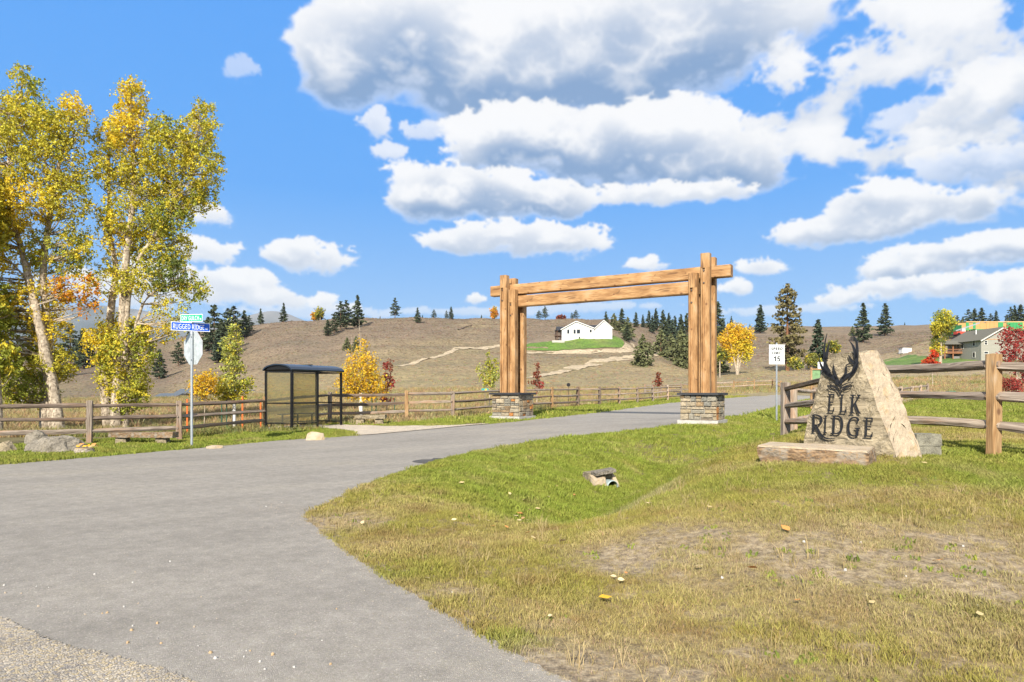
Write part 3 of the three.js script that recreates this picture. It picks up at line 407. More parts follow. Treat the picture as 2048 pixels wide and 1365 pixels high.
function tube(pts, r0, r1, sides = 6) { // tapered limb through points
  const n = pts.length, pos = [], uv = [], idx = []; let len = 0;
  for (let i = 0; i < n; i++) { const t = pts[Math.min(n - 1, i + 1)].clone().sub(pts[Math.max(0, i - 1)]).normalize(), a = Math.abs(t.y) > 0.9 ? V(1, 0, 0) : V(0, 1, 0), u = a.clone().cross(t).normalize(), w = t.clone().cross(u); if (i) len += pts[i].distanceTo(pts[i - 1]); const r = lerp(r0, r1, i / (n - 1)); for (let k = 0; k <= sides; k++) { const q = k / sides * Math.PI * 2, c = Math.cos(q) * r, s = Math.sin(q) * r; pos.push(pts[i].x + u.x * c + w.x * s, pts[i].y + u.y * c + w.y * s, pts[i].z + u.z * c + w.z * s); uv.push(k / sides * Math.max(0.25, r * 4), len * 0.7); } }
  for (let i = 0; i < n - 1; i++) for (let k = 0; k < sides; k++) { const a = i * (sides + 1) + k, b = a + sides + 1; idx.push(a, a + 1, b, a + 1, b + 1, b); }
  const g = new THREE.BufferGeometry(); g.setAttribute('position', new THREE.Float32BufferAttribute(pos, 3)); g.setAttribute('uv', new THREE.Float32BufferAttribute(uv, 2)); g.setIndex(idx); g.computeVertexNormals(); return g;
}
// broken stone: the hull of given points, split fine and roughened
function stone(points, { edge = 0.12, rough = 0.02, freq = 3, seed = 1, uvs = 1, crease = 0.5, fine = 0 } = {}) {
  let g = new ConvexGeometry(points.map(p => p.isVector3 ? p : V(...p))); g = bare(g); g.deleteAttribute('uv'); g = new TessellateModifier(edge, 7).modify(g);
  const p = g.attributes.position; for (let i = 0; i < p.count; i++) { const x = p.getX(i), y = p.getY(i), z = p.getZ(i), s = seed * 5.3; const n = 3; p.setXYZ(i, x + fbm3(x * freq + s, y * freq, z * freq, n) * rough * 2, y + fbm3(x * freq, y * freq + s + 9, z * freq, n) * rough * 2, z + fbm3(x * freq, y * freq, z * freq + s + 19, n) * rough * 2); }
  g.deleteAttribute('normal'); g = toCreasedNormals(g, crease); return boxUV(g, uvs);
}
function lump(w, h, d, seed, o = {}) { const r = mulberry(seed * 77 + 3), pts = []; for (let k = 0; k < 26; k++) { const a = r() * 6.283, y = r(), q = 0.75 + 0.3 * r(), s = Math.sqrt(Math.max(0, 1 - Math.pow(y * 0.96, 2.6))); pts.push([Math.cos(a) * w / 2 * q * s, y * h, Math.sin(a) * d / 2 * q * s]); } for (let k = 0; k < 8; k++) pts.push([Math.cos(k * 0.785) * w / 2 * 0.95, -0.06, Math.sin(k * 0.785) * d / 2 * 0.95]); return stone(pts, { seed, ...o }); }
function canvasTex(w, h, draw) { const c = document.createElement('canvas'); c.width = w; c.height = h; const x = c.getContext('2d'); draw(x, w, h); const t = new THREE.CanvasTexture(c); t.colorSpace = THREE.SRGBColorSpace; return t; }

// ---------- the timber gateway on stone piers ----------
{
  const th = 30.5 * Math.PI / 180, dR = 25, dL = 29.25, cR = V(PX(1433, dR), 0, -dR), cL = V(PX(1037, dL), 0, -dL);   // outer front corners of the piers
  const yR = landH(cR.x, dR), g = V(Math.cos(th), 0, Math.sin(th)), n = V(-Math.sin(th), 0, Math.cos(th));   // along the gate, out of its front
  const W = 1.36, D = 1.36, base = Math.max(yR, landH(cL.x, dL)) + 0.02;
  const gate = thing('timber_gateway', 'tall timber gateway over the road with stone piers and two long beams', 'gateway', 0, 0, 0);
  gate.position.set((cR.x + cL.x) / 2, base, (cR.z + cL.z) / 2); gate.rotation.y = -th;
  const local = v => { const q = v.clone().sub(gate.position); return V(q.dot(g), q.y, q.dot(n)); };
  const stoneMats = [[0.40, 0.29, 0.17], [0.46, 0.38, 0.25], [0.36, 0.34, 0.28], [0.30, 0.25, 0.19], [0.42, 0.37, 0.28], [0.28, 0.275, 0.24], [0.42, 0.36, 0.26], [0.54, 0.46, 0.33], [0.55, 0.24, 0.07]].map(c => std({ map: rockTex, bumpMap: rockBump, bumpScale: 0.02, color: rgb(...c.map(v => v * 1.45)), roughness: 0.9 }));
  const unit = [1, 2, 3, 4, 5].map(s => { const r = mulberry(s * 13), q = () => 0.5 - r() * 0.035, pts = []; for (const x of [-1, 1]) for (const y of [-1, 1]) { pts.push([x * q(), y * q(), -0.5], [x * (q() - 0.012), y * (q() - 0.02), 0.32 + r() * 0.12], [x * (q() - 0.07), y * (q() - 0.10), 0.5]); } const gg = boxUV(toCreasedNormals(bare(new ConvexGeometry(pts.map(p => V(...p)))), 0.3), 1.6); const uv = gg.attributes.uv; for (let i = 0; i < uv.count; i++) uv.setXY(i, uv.getX(i) + s * 0.37, uv.getY(i) + s * 0.61); return gg; });
  const top = EYE - base - 0.02, post = (x, z, h, seed, pier) => {
    // a groove is routed up the outer face and stops short of the head
    const a = 0.17, c = 0.045, gr = [[-a + c, -a], [a - c, -a], [a, -a + c], [a, a - c], [a - c, a], [0.005, a], [0.0, a - 0.07], [-0.09, a - 0.07], [-0.095, a], [-a + c, a], [-a, a - c], [-a, -a + c]], hg = h - 0.55;
    const g1 = timber(hg, 0.34, 0.34, { wob: 0.004, rings: 10, seed, section: gr }), g2 = timber(0.55, 0.34, 0.34, { ch: c, wob: 0.004, rings: 2, seed: seed + 30, topPoint: 0.035 }).translate(0, hg, 0);
    return part('timber_post', join([g1, g2]), M.timber, pier, [x, top, z]);
  };
  const boltMat = std({ color: rgb(0.12, 0.10, 0.09), roughness: 0.5, metalness: 0.7 });
  let seed = 1;
  for (const [corner, inner, tall, short] of [[cR, -1, 5.2, 4.5], [cL, 1, 5.14, 4.47]]) {
    const c = local(corner), x1 = c.x, x0 = x1 - W, z1 = c.z, z0 = z1 - D, cx = (x0 + x1) / 2, cz = (z0 + z1) / 2;
    const pier = new THREE.Group(); pier.name = 'stone_pier'; gate.add(pier); pier.position.set(cx, 0, cz);
    part('footing', box(W + 0.14, 0.55, D + 0.14, 0, -0.125, 0), M.concrete, pier);
    part('core', box(W - 0.16, top - 0.1, D - 0.16, 0, 0.15 + (top - 0.1) / 2 - 0.05, 0), M.mortar, pier);
    part('cap', stone([[-1, 0, -1], [1, 0, -1], [-1, 0, 1], [1, 0, 1]].flatMap(([a, , b]) => [[a * (W / 2 + 0.09), top - 0.085, b * (D / 2 + 0.09)], [a * (W / 2 + 0.085), top - 0.01, b * (D / 2 + 0.085)], [a * (W / 2 + 0.075), top, b * (D / 2 + 0.075)]]), { edge: 0.2, rough: 0.004, seed }), M.capstone, pier);
    const r = mulberry(40 + seed);
    for (let f = 0; f < 4; f++) { // four faces of coursed stones
      const wide = f % 2 === 0 ? W : D - 0.14, half = wide / 2, face = new THREE.Group(); face.rotation.y = f * Math.PI / 2; face.updateMatrix();
      const put = (x, y, w, h) => { const m = part('stone', unit[Math.floor(r() * 5)], stoneMats[Math.floor(Math.pow(r(), 1.1) * stoneMats.length * (r() < 0.08 ? 1 : 0.92))], pier); const t = 0.10 + r() * 0.035; m.matrix.copy(face.matrix).multiply(new THREE.Matrix4().makeTranslation(x, y, (f % 2 ? W : D) / 2 - 0.125 + t / 2)).multiply(new THREE.Matrix4().makeScale((w - 0.012) * (r() < 0.5 ? 1 : -1), (h - 0.012), t)); m.matrix.decompose(m.position, m.quaternion, m.scale); m.scale.set(Math.abs(m.scale.x), Math.abs(m.scale.y), Math.abs(m.scale.z)); };
      let y = 0.15; const yTop = top - 0.085;
      while (y < yTop - 0.03) { let h = Math.min(0.16 + r() * 0.11, yTop - y); if (yTop - y - h < 0.09) h = yTop - y; let x = -half;
        while (x < half - 0.02) { let w = Math.min(0.17 + r() * 0.33, half - x); if (half - x - w < 0.12) w = half - x; if (h > 0.19 && r() < 0.45) { const s = 0.35 + r() * 0.3; put(x + w / 2, y + h * s / 2, w, h * s); if (w > 0.34 && r() < 0.6) { const q = 0.4 + r() * 0.2; put(x + w * q / 2, y + h * (s + 1) / 2, w * q, h * (1 - s)); put(x + w * (1 + q) / 2, y + h * (s + 1) / 2, w * (1 - q), h * (1 - s)); } else put(x + w / 2, y + h * (s + 1) / 2, w, h * (1 - s)); } else put(x + w / 2, y + h / 2, w, h); x += w; }
        y += h; }
    }
    // a tall and a short post in front of the beams, and their fellows behind
    const xt = inner < 0 ? 0.22 : -0.20, xs = inner < 0 ? -0.24 : 0.23;
    for (const [x, h, z] of [[xt, tall, 0.37], [xs, short, 0.37], [xt + 0.02, tall - 0.04, -0.37], [xs + 0.02, short - 0.03, -0.37]]) {
      post(x, z, h, seed++, pier);
      if (z > 0) { for (const q of [0.64, 1.1]) part('bolt', new THREE.CylinderGeometry(0.03, 0.03, 0.05, 8).rotateX(Math.PI / 2), boltMat, pier, [x - 0.046, top + h - q, z + 0.12]); }
    }
    // iron plate between the post feet
    part('post_shoe', box(0.16, 0.2, 0.16, 0, 0.1, 0), M.black, pier, [xt, top, 0]);
  }
  const a = local(cL), b = local(cR), zc = (a.z + b.z) / 2 - D / 2, yTop = EYE - base;
  const beam = (x0, x1, y, h, t, s) => { const m = part('beam', timber(x1 - x0, h, t, { ch: 0.03, wob: 0.006, rings: 18, seed: s }), M.timber, gate); m.rotation.z = -Math.PI / 2; m.position.set(x0, y, zc); };
  beam(a.x - W - 0.38, b.x + 0.40, yTop + 4.52, 0.45, 0.38, 61);
  beam(a.x - 0.75, b.x - W + 0.55, yTop + 3.985, 0.47, 0.38, 67);
  shadows(gate);
}

// ---------- split-rail fences ----------
const railMats = [M.rail, M.railPale, M.rail, M.railDark];
function fence(name, label, posts, { height = 1.3, mats = railMats, levels = [0.30, 0.60, 0.90], w = 0.15, seed = 1, tan = [], group } = {}) {
  const p0 = posts[0], f = thing(name, label, 'fence', p0[0], p0[1], p0[2], group), r = mulberry(seed * 31);
  const P = posts.map(p => V(p[0] - p0[0], p[1] - p0[1], p[2] - p0[2]));
  P.forEach((p, i) => { const h = (posts[i][4] || height) + (r() - 0.5) * 0.06, m = part('post', timber(h + 0.25, w * (1 + r() * 0.2), w * (0.8 + r() * 0.2), { ch: 0.018, wob: 0.009, rings: 5, seed: seed * 17 + i, topPoint: 0.015 }), tan.includes(i) ? M.postTan : mats[Math.floor(r() * mats.length)], f, [p.x, p.y - 0.25, p.z]); m.rotation.set((r() - 0.5) * 0.03, r() * 0.6, (r() - 0.5) * 0.03); });
  for (let i = 0; i < P.length - 1; i++) { if (posts[i].gap) continue; for (const l of levels) { const up = (q, k) => P[q].clone().add(V((r() - 0.5) * 0.02, l * (posts[q][4] || height) + (r() - 0.5) * 0.05, (r() - 0.5) * 0.03)); const a = up(i, 0), b = up(i + 1, 1), dir = b.clone().sub(a).normalize(); a.addScaledVector(dir, -0.1); b.addScaledVector(dir, 0.1); const len = a.distanceTo(b), m = part('rail', timber(len, w * 0.92, w * 0.72, { split: 1, wob: 0.006, rings: 9, seed: seed * 101 + i * 7 + Math.round(l * 10), taper: 0.35 }), mats[Math.floor(r() * mats.length)], f); between(m, a, b); } }
  return f;
}
const gp = (px, py, h) => { const g = G(px, py); if (h) g[4] = h; return g; };
const ph = (px, top, d) => { const g = AT(px, d); g[4] = PY(top, d) - g[1]; return g; };   // a post whose head shows at height top
{
  const left = [AT(-190, 19.6), AT(-10, 20.3), AT(178, 21), AT(358, 22.4), AT(531, 26.6), AT(659, 30.4), AT(813, 31.4), AT(905, 32.6), AT(1000, 36.3), AT(1104, 41), AT(1156, 44.2), AT(1199, 46.9), AT(1239, 49.7), AT(1275, 52.4), AT(1306, 55.2), AT(1336, 58), AT(1362, 61)];
  fence('split_rail_fence', 'long weathered three rail fence along the verge behind the bus shelter', left, { seed: 3, tan: [4, 6, 9] });
  const right = [AT(2330, 8.6), ph(1988, 712, 9.9), AT(1735, 12.2), ph(1571, 766, 15.6)];
  fence('split_rail_fence', 'stout split rail fence passing just behind the carved boulder sign', right, { seed: 5, height: 1.42, w: 0.17, tan: [1], mats: [M.rail, M.railDark, M.rail, M.railPale] });
  fence('split_rail_fence', 'split rail fence running away from the boulder sign along the road', [AT(1588, 18.2), AT(1632, 23), AT(1690, 28), AT(1738, 33), AT(1778, 38), AT(1803, 43), AT(1824, 48), AT(1842, 53), AT(1856, 58)], { seed: 7, mats: [M.rail, M.railPale, M.railPale] });
  fence('rail_fence', 'pale new rail fence across the pasture beyond the far end of the road', [AT(1430, 88), AT(1468, 90), AT(1509, 91.5), AT(1545, 93), AT(1562, 84)], { seed: 9, mats: [M.postTan, M.railPale], levels: [0.45, 0.85] });
  fence('rail_fence', 'far rail fence crossing the dry field past the end of the verge fence', [AT(1290, 74), AT(1322, 75), AT(1362, 77), AT(1400, 79)], { seed: 11, mats: [M.rail], levels: [0.45, 0.85] });
}

// ---------- boulder sign, its lettering and the slab seat ----------
const FONT = await new FontLoader().loadAsync('fonts/droid/droid_serif_regular.typeface.json');
{
  const ray = (px, py) => V((px - CX) / F, (HY - py) / F, -1), eye = V(0, EYE, 0);
  const hit = (px, py, p, n) => { const d = ray(px, py), t = p.clone().sub(eye).dot(n) / d.dot(n); return eye.clone().addScaledVector(d, t); };
  const B = AT(1796, 9.3), p0 = V(B[0], B[1], B[2]), az = 45 * Math.PI / 180;
  const nf = V(-Math.sin(az), 0.13, Math.cos(az)).normalize();
  const front = [[1655, 709], [1690, 707], [1717, 706], [1641, 765], [1616, 838], [1609, 880], [1614, 915], [1797, 932]].map(q => hit(...q, p0, nf));
  const ridgeTop = front[2], Rb = hit(1852, 930, p0.clone().add(V(0, 0, -0.28)), V(0, 0, 1)), nr = ridgeTop.clone().sub(p0).cross(Rb.clone().sub(p0)).normalize(); 
  const side = [hit(1754, 702, p0, nr), hit(1800, 790, p0, nr), Rb];
  const back = [...front.map(q => q.clone().addScaledVector(nf, -0.46)), side[0].clone().addScaledVector(nf, -0.12), Rb.clone().add(V(-0.05, 0, -0.25))].map((q, i) => i === 0 || i === 1 ? q.add(V(0, 0.03, 0)) : q);
  const sign = thing('boulder_sign', 'leaning tan boulder carrying black metal lettering and antlers', 'sign', p0.x, p0.y, p0.z);
  const loc = v => v.clone().sub(p0);
  let geo = stone([...front, ...side, ...back].map(loc), { edge: 0.06, rough: 0.02, freq: 5, seed: 3, uvs: 0.9, crease: 0.5 });
  // the cleft side is paler, fresher stone than the weathered front
  { const p = geo.attributes.position, a = [], b = [], u = geo.attributes.uv, n = geo.attributes.normal; const lists = [[[], [], []], [[], [], []]]; for (let i = 0; i < p.count; i += 3) { const m = V(p.getX(i) + p.getX(i + 1) + p.getX(i + 2), p.getY(i) + p.getY(i + 1) + p.getY(i + 2), p.getZ(i) + p.getZ(i + 1) + p.getZ(i + 2)).multiplyScalar(1 / 3); const fn = V(p.getX(i + 1) - p.getX(i), p.getY(i + 1) - p.getY(i), p.getZ(i + 1) - p.getZ(i)).cross(V(p.getX(i + 2) - p.getX(i), p.getY(i + 2) - p.getY(i), p.getZ(i + 2) - p.getZ(i))).normalize(); const L = lists[fn.dot(nr.clone().multiplyScalar(nr.z > 0 ? 1 : -1)) > 0.86 ? 1 : 0]; for (let k = 0; k < 3; k++) { L[0].push(p.getX(i + k), p.getY(i + k), p.getZ(i + k)); L[1].push(n.getX(i + k), n.getY(i + k), n.getZ(i + k)); L[2].push(u.getX(i + k), u.getY(i + k)); } }
    lists.forEach(([pp, nn, uu], k) => { if (!pp.length) return; const gg = new THREE.BufferGeometry(); gg.setAttribute('position', new THREE.Float32BufferAttribute(pp, 3)); gg.setAttribute('normal', new THREE.Float32BufferAttribute(nn, 3)); gg.setAttribute('uv', new THREE.Float32BufferAttribute(uu, 2)); const m = part(k ? 'cleft_face' : 'boulder', gg, k ? M.rockPale : M.rockTan, sign); if (k) m.userData.label = 'pale freshly split side of the boulder'; }); }
  // lettering stands off the face on studs
  const U = V(Math.cos(az), 0, Math.sin(az)), Vv = nf.clone().cross(U), off = 0.05;
  const plane = (px, py) => { const q = hit(px, py, p0.clone().addScaledVector(nf, off), nf).sub(p0); return new THREE.Vector2(q.dot(U), q.dot(Vv)); };
  const frame = new THREE.Matrix4().makeBasis(U, Vv, nf), place = g => { g.applyMatrix4(frame); g.translate(nf.x * off, nf.y * off, nf.z * off); return g; };
  const letter = (ch, x0, y0, x1, y1, tilt = 0) => { const a = plane(x0, y1), b = plane(x1, y0), g = new TextGeometry(ch, { font: FONT, size: 1, depth: 0.012, curveSegments: 6, bevelEnabled: false }); g.computeBoundingBox(); const bb = g.boundingBox; g.translate(-bb.min.x, -bb.min.y, 0); g.scale((b.x - a.x) / (bb.max.x - bb.min.x), (b.y - a.y) / (bb.max.y - bb.min.y), 1); g.translate(a.x, a.y, 0); part('letter', place(bare(g)), M.black, sign); };
  for (const q of [['E', 1655.5, 788.5, 1670.5, 823.5], ['L', 1679.5, 789.5, 1695, 825.5], ['K', 1700, 790, 1723.5, 827.5], ['I', 1647.5, 831.5, 1655.5, 866.5], ['D', 1662, 832, 1688, 868.5], ['G', 1694.5, 834.5, 1722, 873.5], ['E', 1728, 836, 1747.5, 874]]) letter(...q);
  const stroke = (pts, w0, wm, w1) => { const c = new THREE.SplineCurve(pts.map(q => plane(1500 + q[0] / 4.875, 660 + q[1] / 4.875))), n = pts.length * 5, s = 0.00165, L = [], R = []; for (let i = 0; i <= n; i++) { const t = i / n, p = c.getPoint(t), d = c.getTangent(t), w = (t < 0.5 ? lerp(w0, wm, t * 2) : lerp(wm, w1, t * 2 - 1)) * s / 2; L.push(new THREE.Vector2(p.x - d.y * w, p.y + d.x * w)); R.unshift(new THREE.Vector2(p.x + d.y * w, p.y - d.x * w)); } return bare(new THREE.ExtrudeGeometry(new THREE.Shape([...L, ...R]), { depth: 0.012, bevelEnabled: false })); };
  // R with its long swash leg
  part('letter', place(join([stroke([[622, 832], [625, 920], [622, 990]], 17, 17, 17), stroke([[605, 834], [640, 831], [690, 850], [700, 890], [675, 925], [640, 932]], 8, 20, 6), stroke([[640, 925], [665, 970], [700, 1030], [760, 1063], [835, 1058]], 16, 20, 3), stroke([[606, 992], [640, 992]], 7, 7, 7)])), M.black, sign);
  const left = [stroke([[868, 530], [850, 490], [800, 455], [752, 425], [738, 370], [735, 300], [728, 200], [738, 110], [756, 35]], 30, 34, 2), stroke([[790, 455], [735, 410], [700, 355], [684, 310], [676, 262]], 26, 20, 1), stroke([[752, 425], [712, 380], [690, 340]], 30, 22, 2), stroke([[850, 485], [835, 440], [822, 390], [818, 330]], 30, 20, 1), stroke([[740, 290], [755, 230], [765, 170], [788, 108]], 30, 20, 1), stroke([[735, 290], [752, 280], [768, 278]], 22, 16, 6), stroke([[800, 460], [775, 400], [745, 330]], 18, 18, 10)];
  const rightA = [stroke([[882, 530], [900, 490], [950, 450], [1005, 420], [1030, 360], [1042, 290], [1048, 190], [1040, 110], [1018, 68], [984, 30]], 30, 34, 2), stroke([[900, 480], [930, 440], [942, 390], [940, 335]], 28, 20, 1), stroke([[1042, 280], [1025, 210], [1003, 150], [968, 104]], 30, 20, 1), stroke([[1008, 420], [1040, 375], [1052, 340], [1066, 312]], 26, 20, 1), stroke([[1030, 330], [995, 300], [975, 270], [962, 245]], 24, 18, 1), stroke([[1005, 420], [980, 460], [965, 480]], 20, 16, 6), stroke([[935, 355], [965, 335], [1010, 330]], 4, 9, 4)];
  part('antler', place(join(left)), M.black, sign); part('antler', place(join(rightA)), M.black, sign);
  part('leaf_emblem', place(join([stroke([[765, 516], [820, 520], [870, 545], [885, 575]], 3, 8, 6), stroke([[765, 516], [800, 540], [850, 560], [885, 575]], 3, 6, 5), stroke([[755, 553], [800, 555], [850, 580], [878, 625]], 3, 9, 8), stroke([[755, 553], [790, 580], [840, 592]], 3, 6, 3), stroke([[1010, 514], [955, 520], [905, 545], [887, 575]], 3, 8, 6), stroke([[1010, 514], [970, 540], [925, 560], [887, 575]], 3, 6, 5), stroke([[1000, 552], [960, 556], [905, 585], [880, 625]], 3, 9, 8), stroke([[1000, 552], [965, 580], [920, 590]], 3, 6, 3), stroke([[790, 556], [800, 568]], 3, 3, 3)])), M.black, sign);
  // slab seat
  const a = AT(1514, 9.45), b = AT(1737, 8.72), c = AT(1770, 9.25), s0 = V(a[0], Math.min(a[1], b[1]), a[2]), lv = v => v.sub(s0), h = PY(893, a[3]) - a[1];
  const rear = V(0.40, 0, -0.60), A = V(a[0], s0.y, a[2]), Bb = V(b[0], s0.y, b[2]), C = Bb.clone().add(rear), Dd = A.clone().add(rear), up = (v, y) => v.clone().setY(s0.y + y);
  const seat = thing('slab_bench', 'long rough stone slab lying in front of the lettered boulder', 'stone bench', s0.x, s0.y, s0.z);
  const ins = (v, k) => v.clone().lerp(A.clone().add(C).multiplyScalar(0.5), k);
  part('slab', stone([up(A, 0.255), up(Bb, 0.235), up(C, 0.25), up(Dd, 0.265), up(ins(A, 0.015), 0.16), up(ins(Bb, -0.01), 0.12), up(ins(A, 0.10), 0.0), up(Bb.clone().add(V(-0.02, 0, 0.02)), -0.04), up(C.clone().add(V(0.08, 0, 0)), -0.04), up(ins(Dd, 0.05), -0.04), up(A.clone().lerp(Bb, 0.3).add(V(0, 0, 0.03)), 0.2)].map(lv), { edge: 0.05, rough: 0.011, freq: 9, seed: 8, uvs: 0.8, crease: 0.35 }), M.strata, seat);
  const topG = stone([up(ins(A, 0.012), 0.257), up(ins(Bb, 0.015), 0.237), up(ins(C, 0.012), 0.252), up(ins(Dd, 0.02), 0.267), up(ins(A, 0.02), 0.28), up(ins(Bb, 0.025), 0.26), up(ins(C, 0.02), 0.275), up(ins(Dd, 0.03), 0.285)].map(lv), { edge: 0.1, rough: 0.006, seed: 9, uvs: 0.8, crease: 0.4 });
  const tp = part('top_face', topG, M.rockPale, seat); tp.userData.label = 'flat pale top of the slab';
  const blk = AT(1852, 9.95); const k = thing('stone_block', 'squared grey stone block tucked behind the foot of the boulder sign', 'stone block', blk[0], blk[1], blk[2]);
  for (const y of [0, 0.16]) part('course', stone([[-0.22, y - 0.02, -0.14], [0.15, y - 0.02, -0.14], [-0.22, y - 0.02, 0.14], [0.15, y - 0.02, 0.14], [-0.21, y + 0.15, -0.13], [0.145, y + 0.15, -0.13], [-0.21, y + 0.15, 0.13], [0.145, y + 0.15, 0.13]], { edge: 0.1, rough: 0.006, seed: 4 + y * 10, uvs: 0.6 }), std({ map: rockTex, color: rgb(0.34, 0.33, 0.26) }), k);
}

// ---------- street name blades and stop sign on one pole ----------
{
  const [x, y, z, d] = G(383, 896), s = d / F, top = PY(664, d) - y;
  const g = thing('street_sign_post', 'galvanised pole with two street name blades above a stop sign seen from behind', 'street sign', x, y, z);
  part('pole', new THREE.CylinderGeometry(0.036, 0.036, top + 0.3, 14).translate(0, (top + 0.3) / 2 - 0.3, 0), M.galv, g);
  const blade = (name, text, small, bg, w, h, cy, yaw) => {
    const t = canvasTex(1024, 192, (c, W, H) => { c.fillStyle = '#f2f4f2'; c.fillRect(0, 0, W, H); c.fillStyle = bg; c.beginPath(); c.roundRect ? c.roundRect(12, 12, W - 24, H - 24, 22) : c.rect(12, 12, W - 24, H - 24); c.fill(); c.fillStyle = '#f7f8f5'; c.textBaseline = 'middle'; c.font = '150px sans-serif'; const tw = c.measureText(text).width, k = (W - 190) / tw; c.save(); c.translate(42, H / 2 + 4); c.scale(k, 1); c.fillText(text, 0, 0); c.restore(); c.font = 'bold 58px sans-serif'; c.save(); c.translate(W - 122, H * 0.66); c.scale(0.95, 1); c.fillText('RD', 0, 0); c.restore(); });
    const faceM = new THREE.MeshStandardMaterial({ map: t, roughness: 0.35 }), p = new THREE.Group(); p.name = name; p.position.y = cy; p.rotation.y = yaw; g.add(p);
    part('panel', new THREE.BoxGeometry(w, h, 0.008), M.galvMatt, p);
    part('face', new THREE.PlaneGeometry(w - 0.004, h - 0.004).translate(0, 0, 0.0065), faceM, p); part('face', new THREE.PlaneGeometry(w - 0.004, h - 0.004).rotateY(Math.PI).translate(0, 0, -0.0065), faceM, p);
    return p;
  };
  const b1 = blade('name_blade', 'RUGGED RIDGE', 'RD', '#1457c8', 72 * s, 17.5 * s, PY(654, d) - y, 0.62); b1.userData.label = 'blue lower blade'; b1.position.x = -2 * s;
  const b2 = blade('name_blade', 'DRY GULCH', 'RD', '#16a37a', 50 * s, 15 * s, PY(636.5, d) - y, -0.2); b2.userData.label = 'green upper blade'; b2.position.x = -0.5 * s; b2.scale.x = 1.0;
  part('bracket', new THREE.CylinderGeometry(0.04, 0.045, 0.07, 12), M.galv, g, [0, top - 0.03, 0]); part('bracket', box(0.05, 0.05, 0.05), M.galv, g, [0, PY(645.2, d) - y, 0]);
  // octagon seen from behind, bolted to the far side of the pole
  const R = 33 * s / Math.cos(Math.PI / 8), sh = new THREE.Shape(); for (let k = 0; k < 8; k++) { const a = (k + 0.5) * Math.PI / 4; k ? sh.lineTo(Math.cos(a) * R, Math.sin(a) * R) : sh.moveTo(Math.cos(a) * R, Math.sin(a) * R); }
  const oct = new THREE.Group(); oct.name = 'stop_sign'; g.add(oct); oct.position.set(0.02, PY(696.5, d) - y, -0.05); oct.rotation.y = -0.60;
  part('plate', new THREE.ExtrudeGeometry(sh, { depth: 0.004, bevelEnabled: false }), M.galvMatt, oct);
  part('red_face', new THREE.ShapeGeometry(sh).rotateY(Math.PI).translate(0, 0, -0.004), std({ color: rgb(0.5, 0.02, 0.03), roughness: 0.4 }), oct);
  for (const v of [-0.3, 0.3]) part('bolt', new THREE.CylinderGeometry(0.012, 0.012, 0.14, 6).rotateX(Math.PI / 2), M.galv, g, [0.0, PY(696.5, d) - y + v * 1.1, 0.02]);
}
// ---------- speed limit sign ----------
{
  const d = 26.7, [x, y, z] = AT(1553.5, d), s = d / F, top = PY(686, d) - y, g = thing('speed_limit_sign', 'white speed limit fifteen sign on a thin galvanised post', 'road sign', x, y, z);
  part('post', box(0.055, top + 0.3, 0.035, 0, (top + 0.3) / 2 - 0.3, 0), M.galv, g);
  const t = canvasTex(512, 640, (c, W, H) => { c.fillStyle = '#f4f6f2'; c.fillRect(0, 0, W, H); c.strokeStyle = '#1c1d1f'; c.lineWidth = 10; c.strokeRect(18, 18, W - 36, H - 36); c.fillStyle = '#17181a'; c.textAlign = 'center'; c.textBaseline = 'middle'; const put = (t, y, w, f) => { c.font = f; const k = w / c.measureText(t).width; c.save(); c.translate(W / 2, y); c.scale(k, 1); c.lineWidth = 7; c.strokeText(t, 0, 0); c.fillText(t, 0, 0); c.restore(); }; put('SPEED', 135, 390, 'bold 120px sans-serif'); put('LIMIT', 270, 330, 'bold 120px sans-serif'); put('15', 465, 250, 'bold 230px sans-serif'); });
  const w = 33 * s, h = 39.5 * s, cy = PY(709.5, d) - y;
  part('plate', new THREE.BoxGeometry(w, h, 0.006), M.galvMatt, g, [0, cy, 0.024]);
  part('face', new THREE.PlaneGeometry(w - 0.004, h - 0.004), new THREE.MeshStandardMaterial({ map: t, roughness: 0.4 }), g, [0, cy, 0.0295]);
  g.rotation.y = 0.12;
}
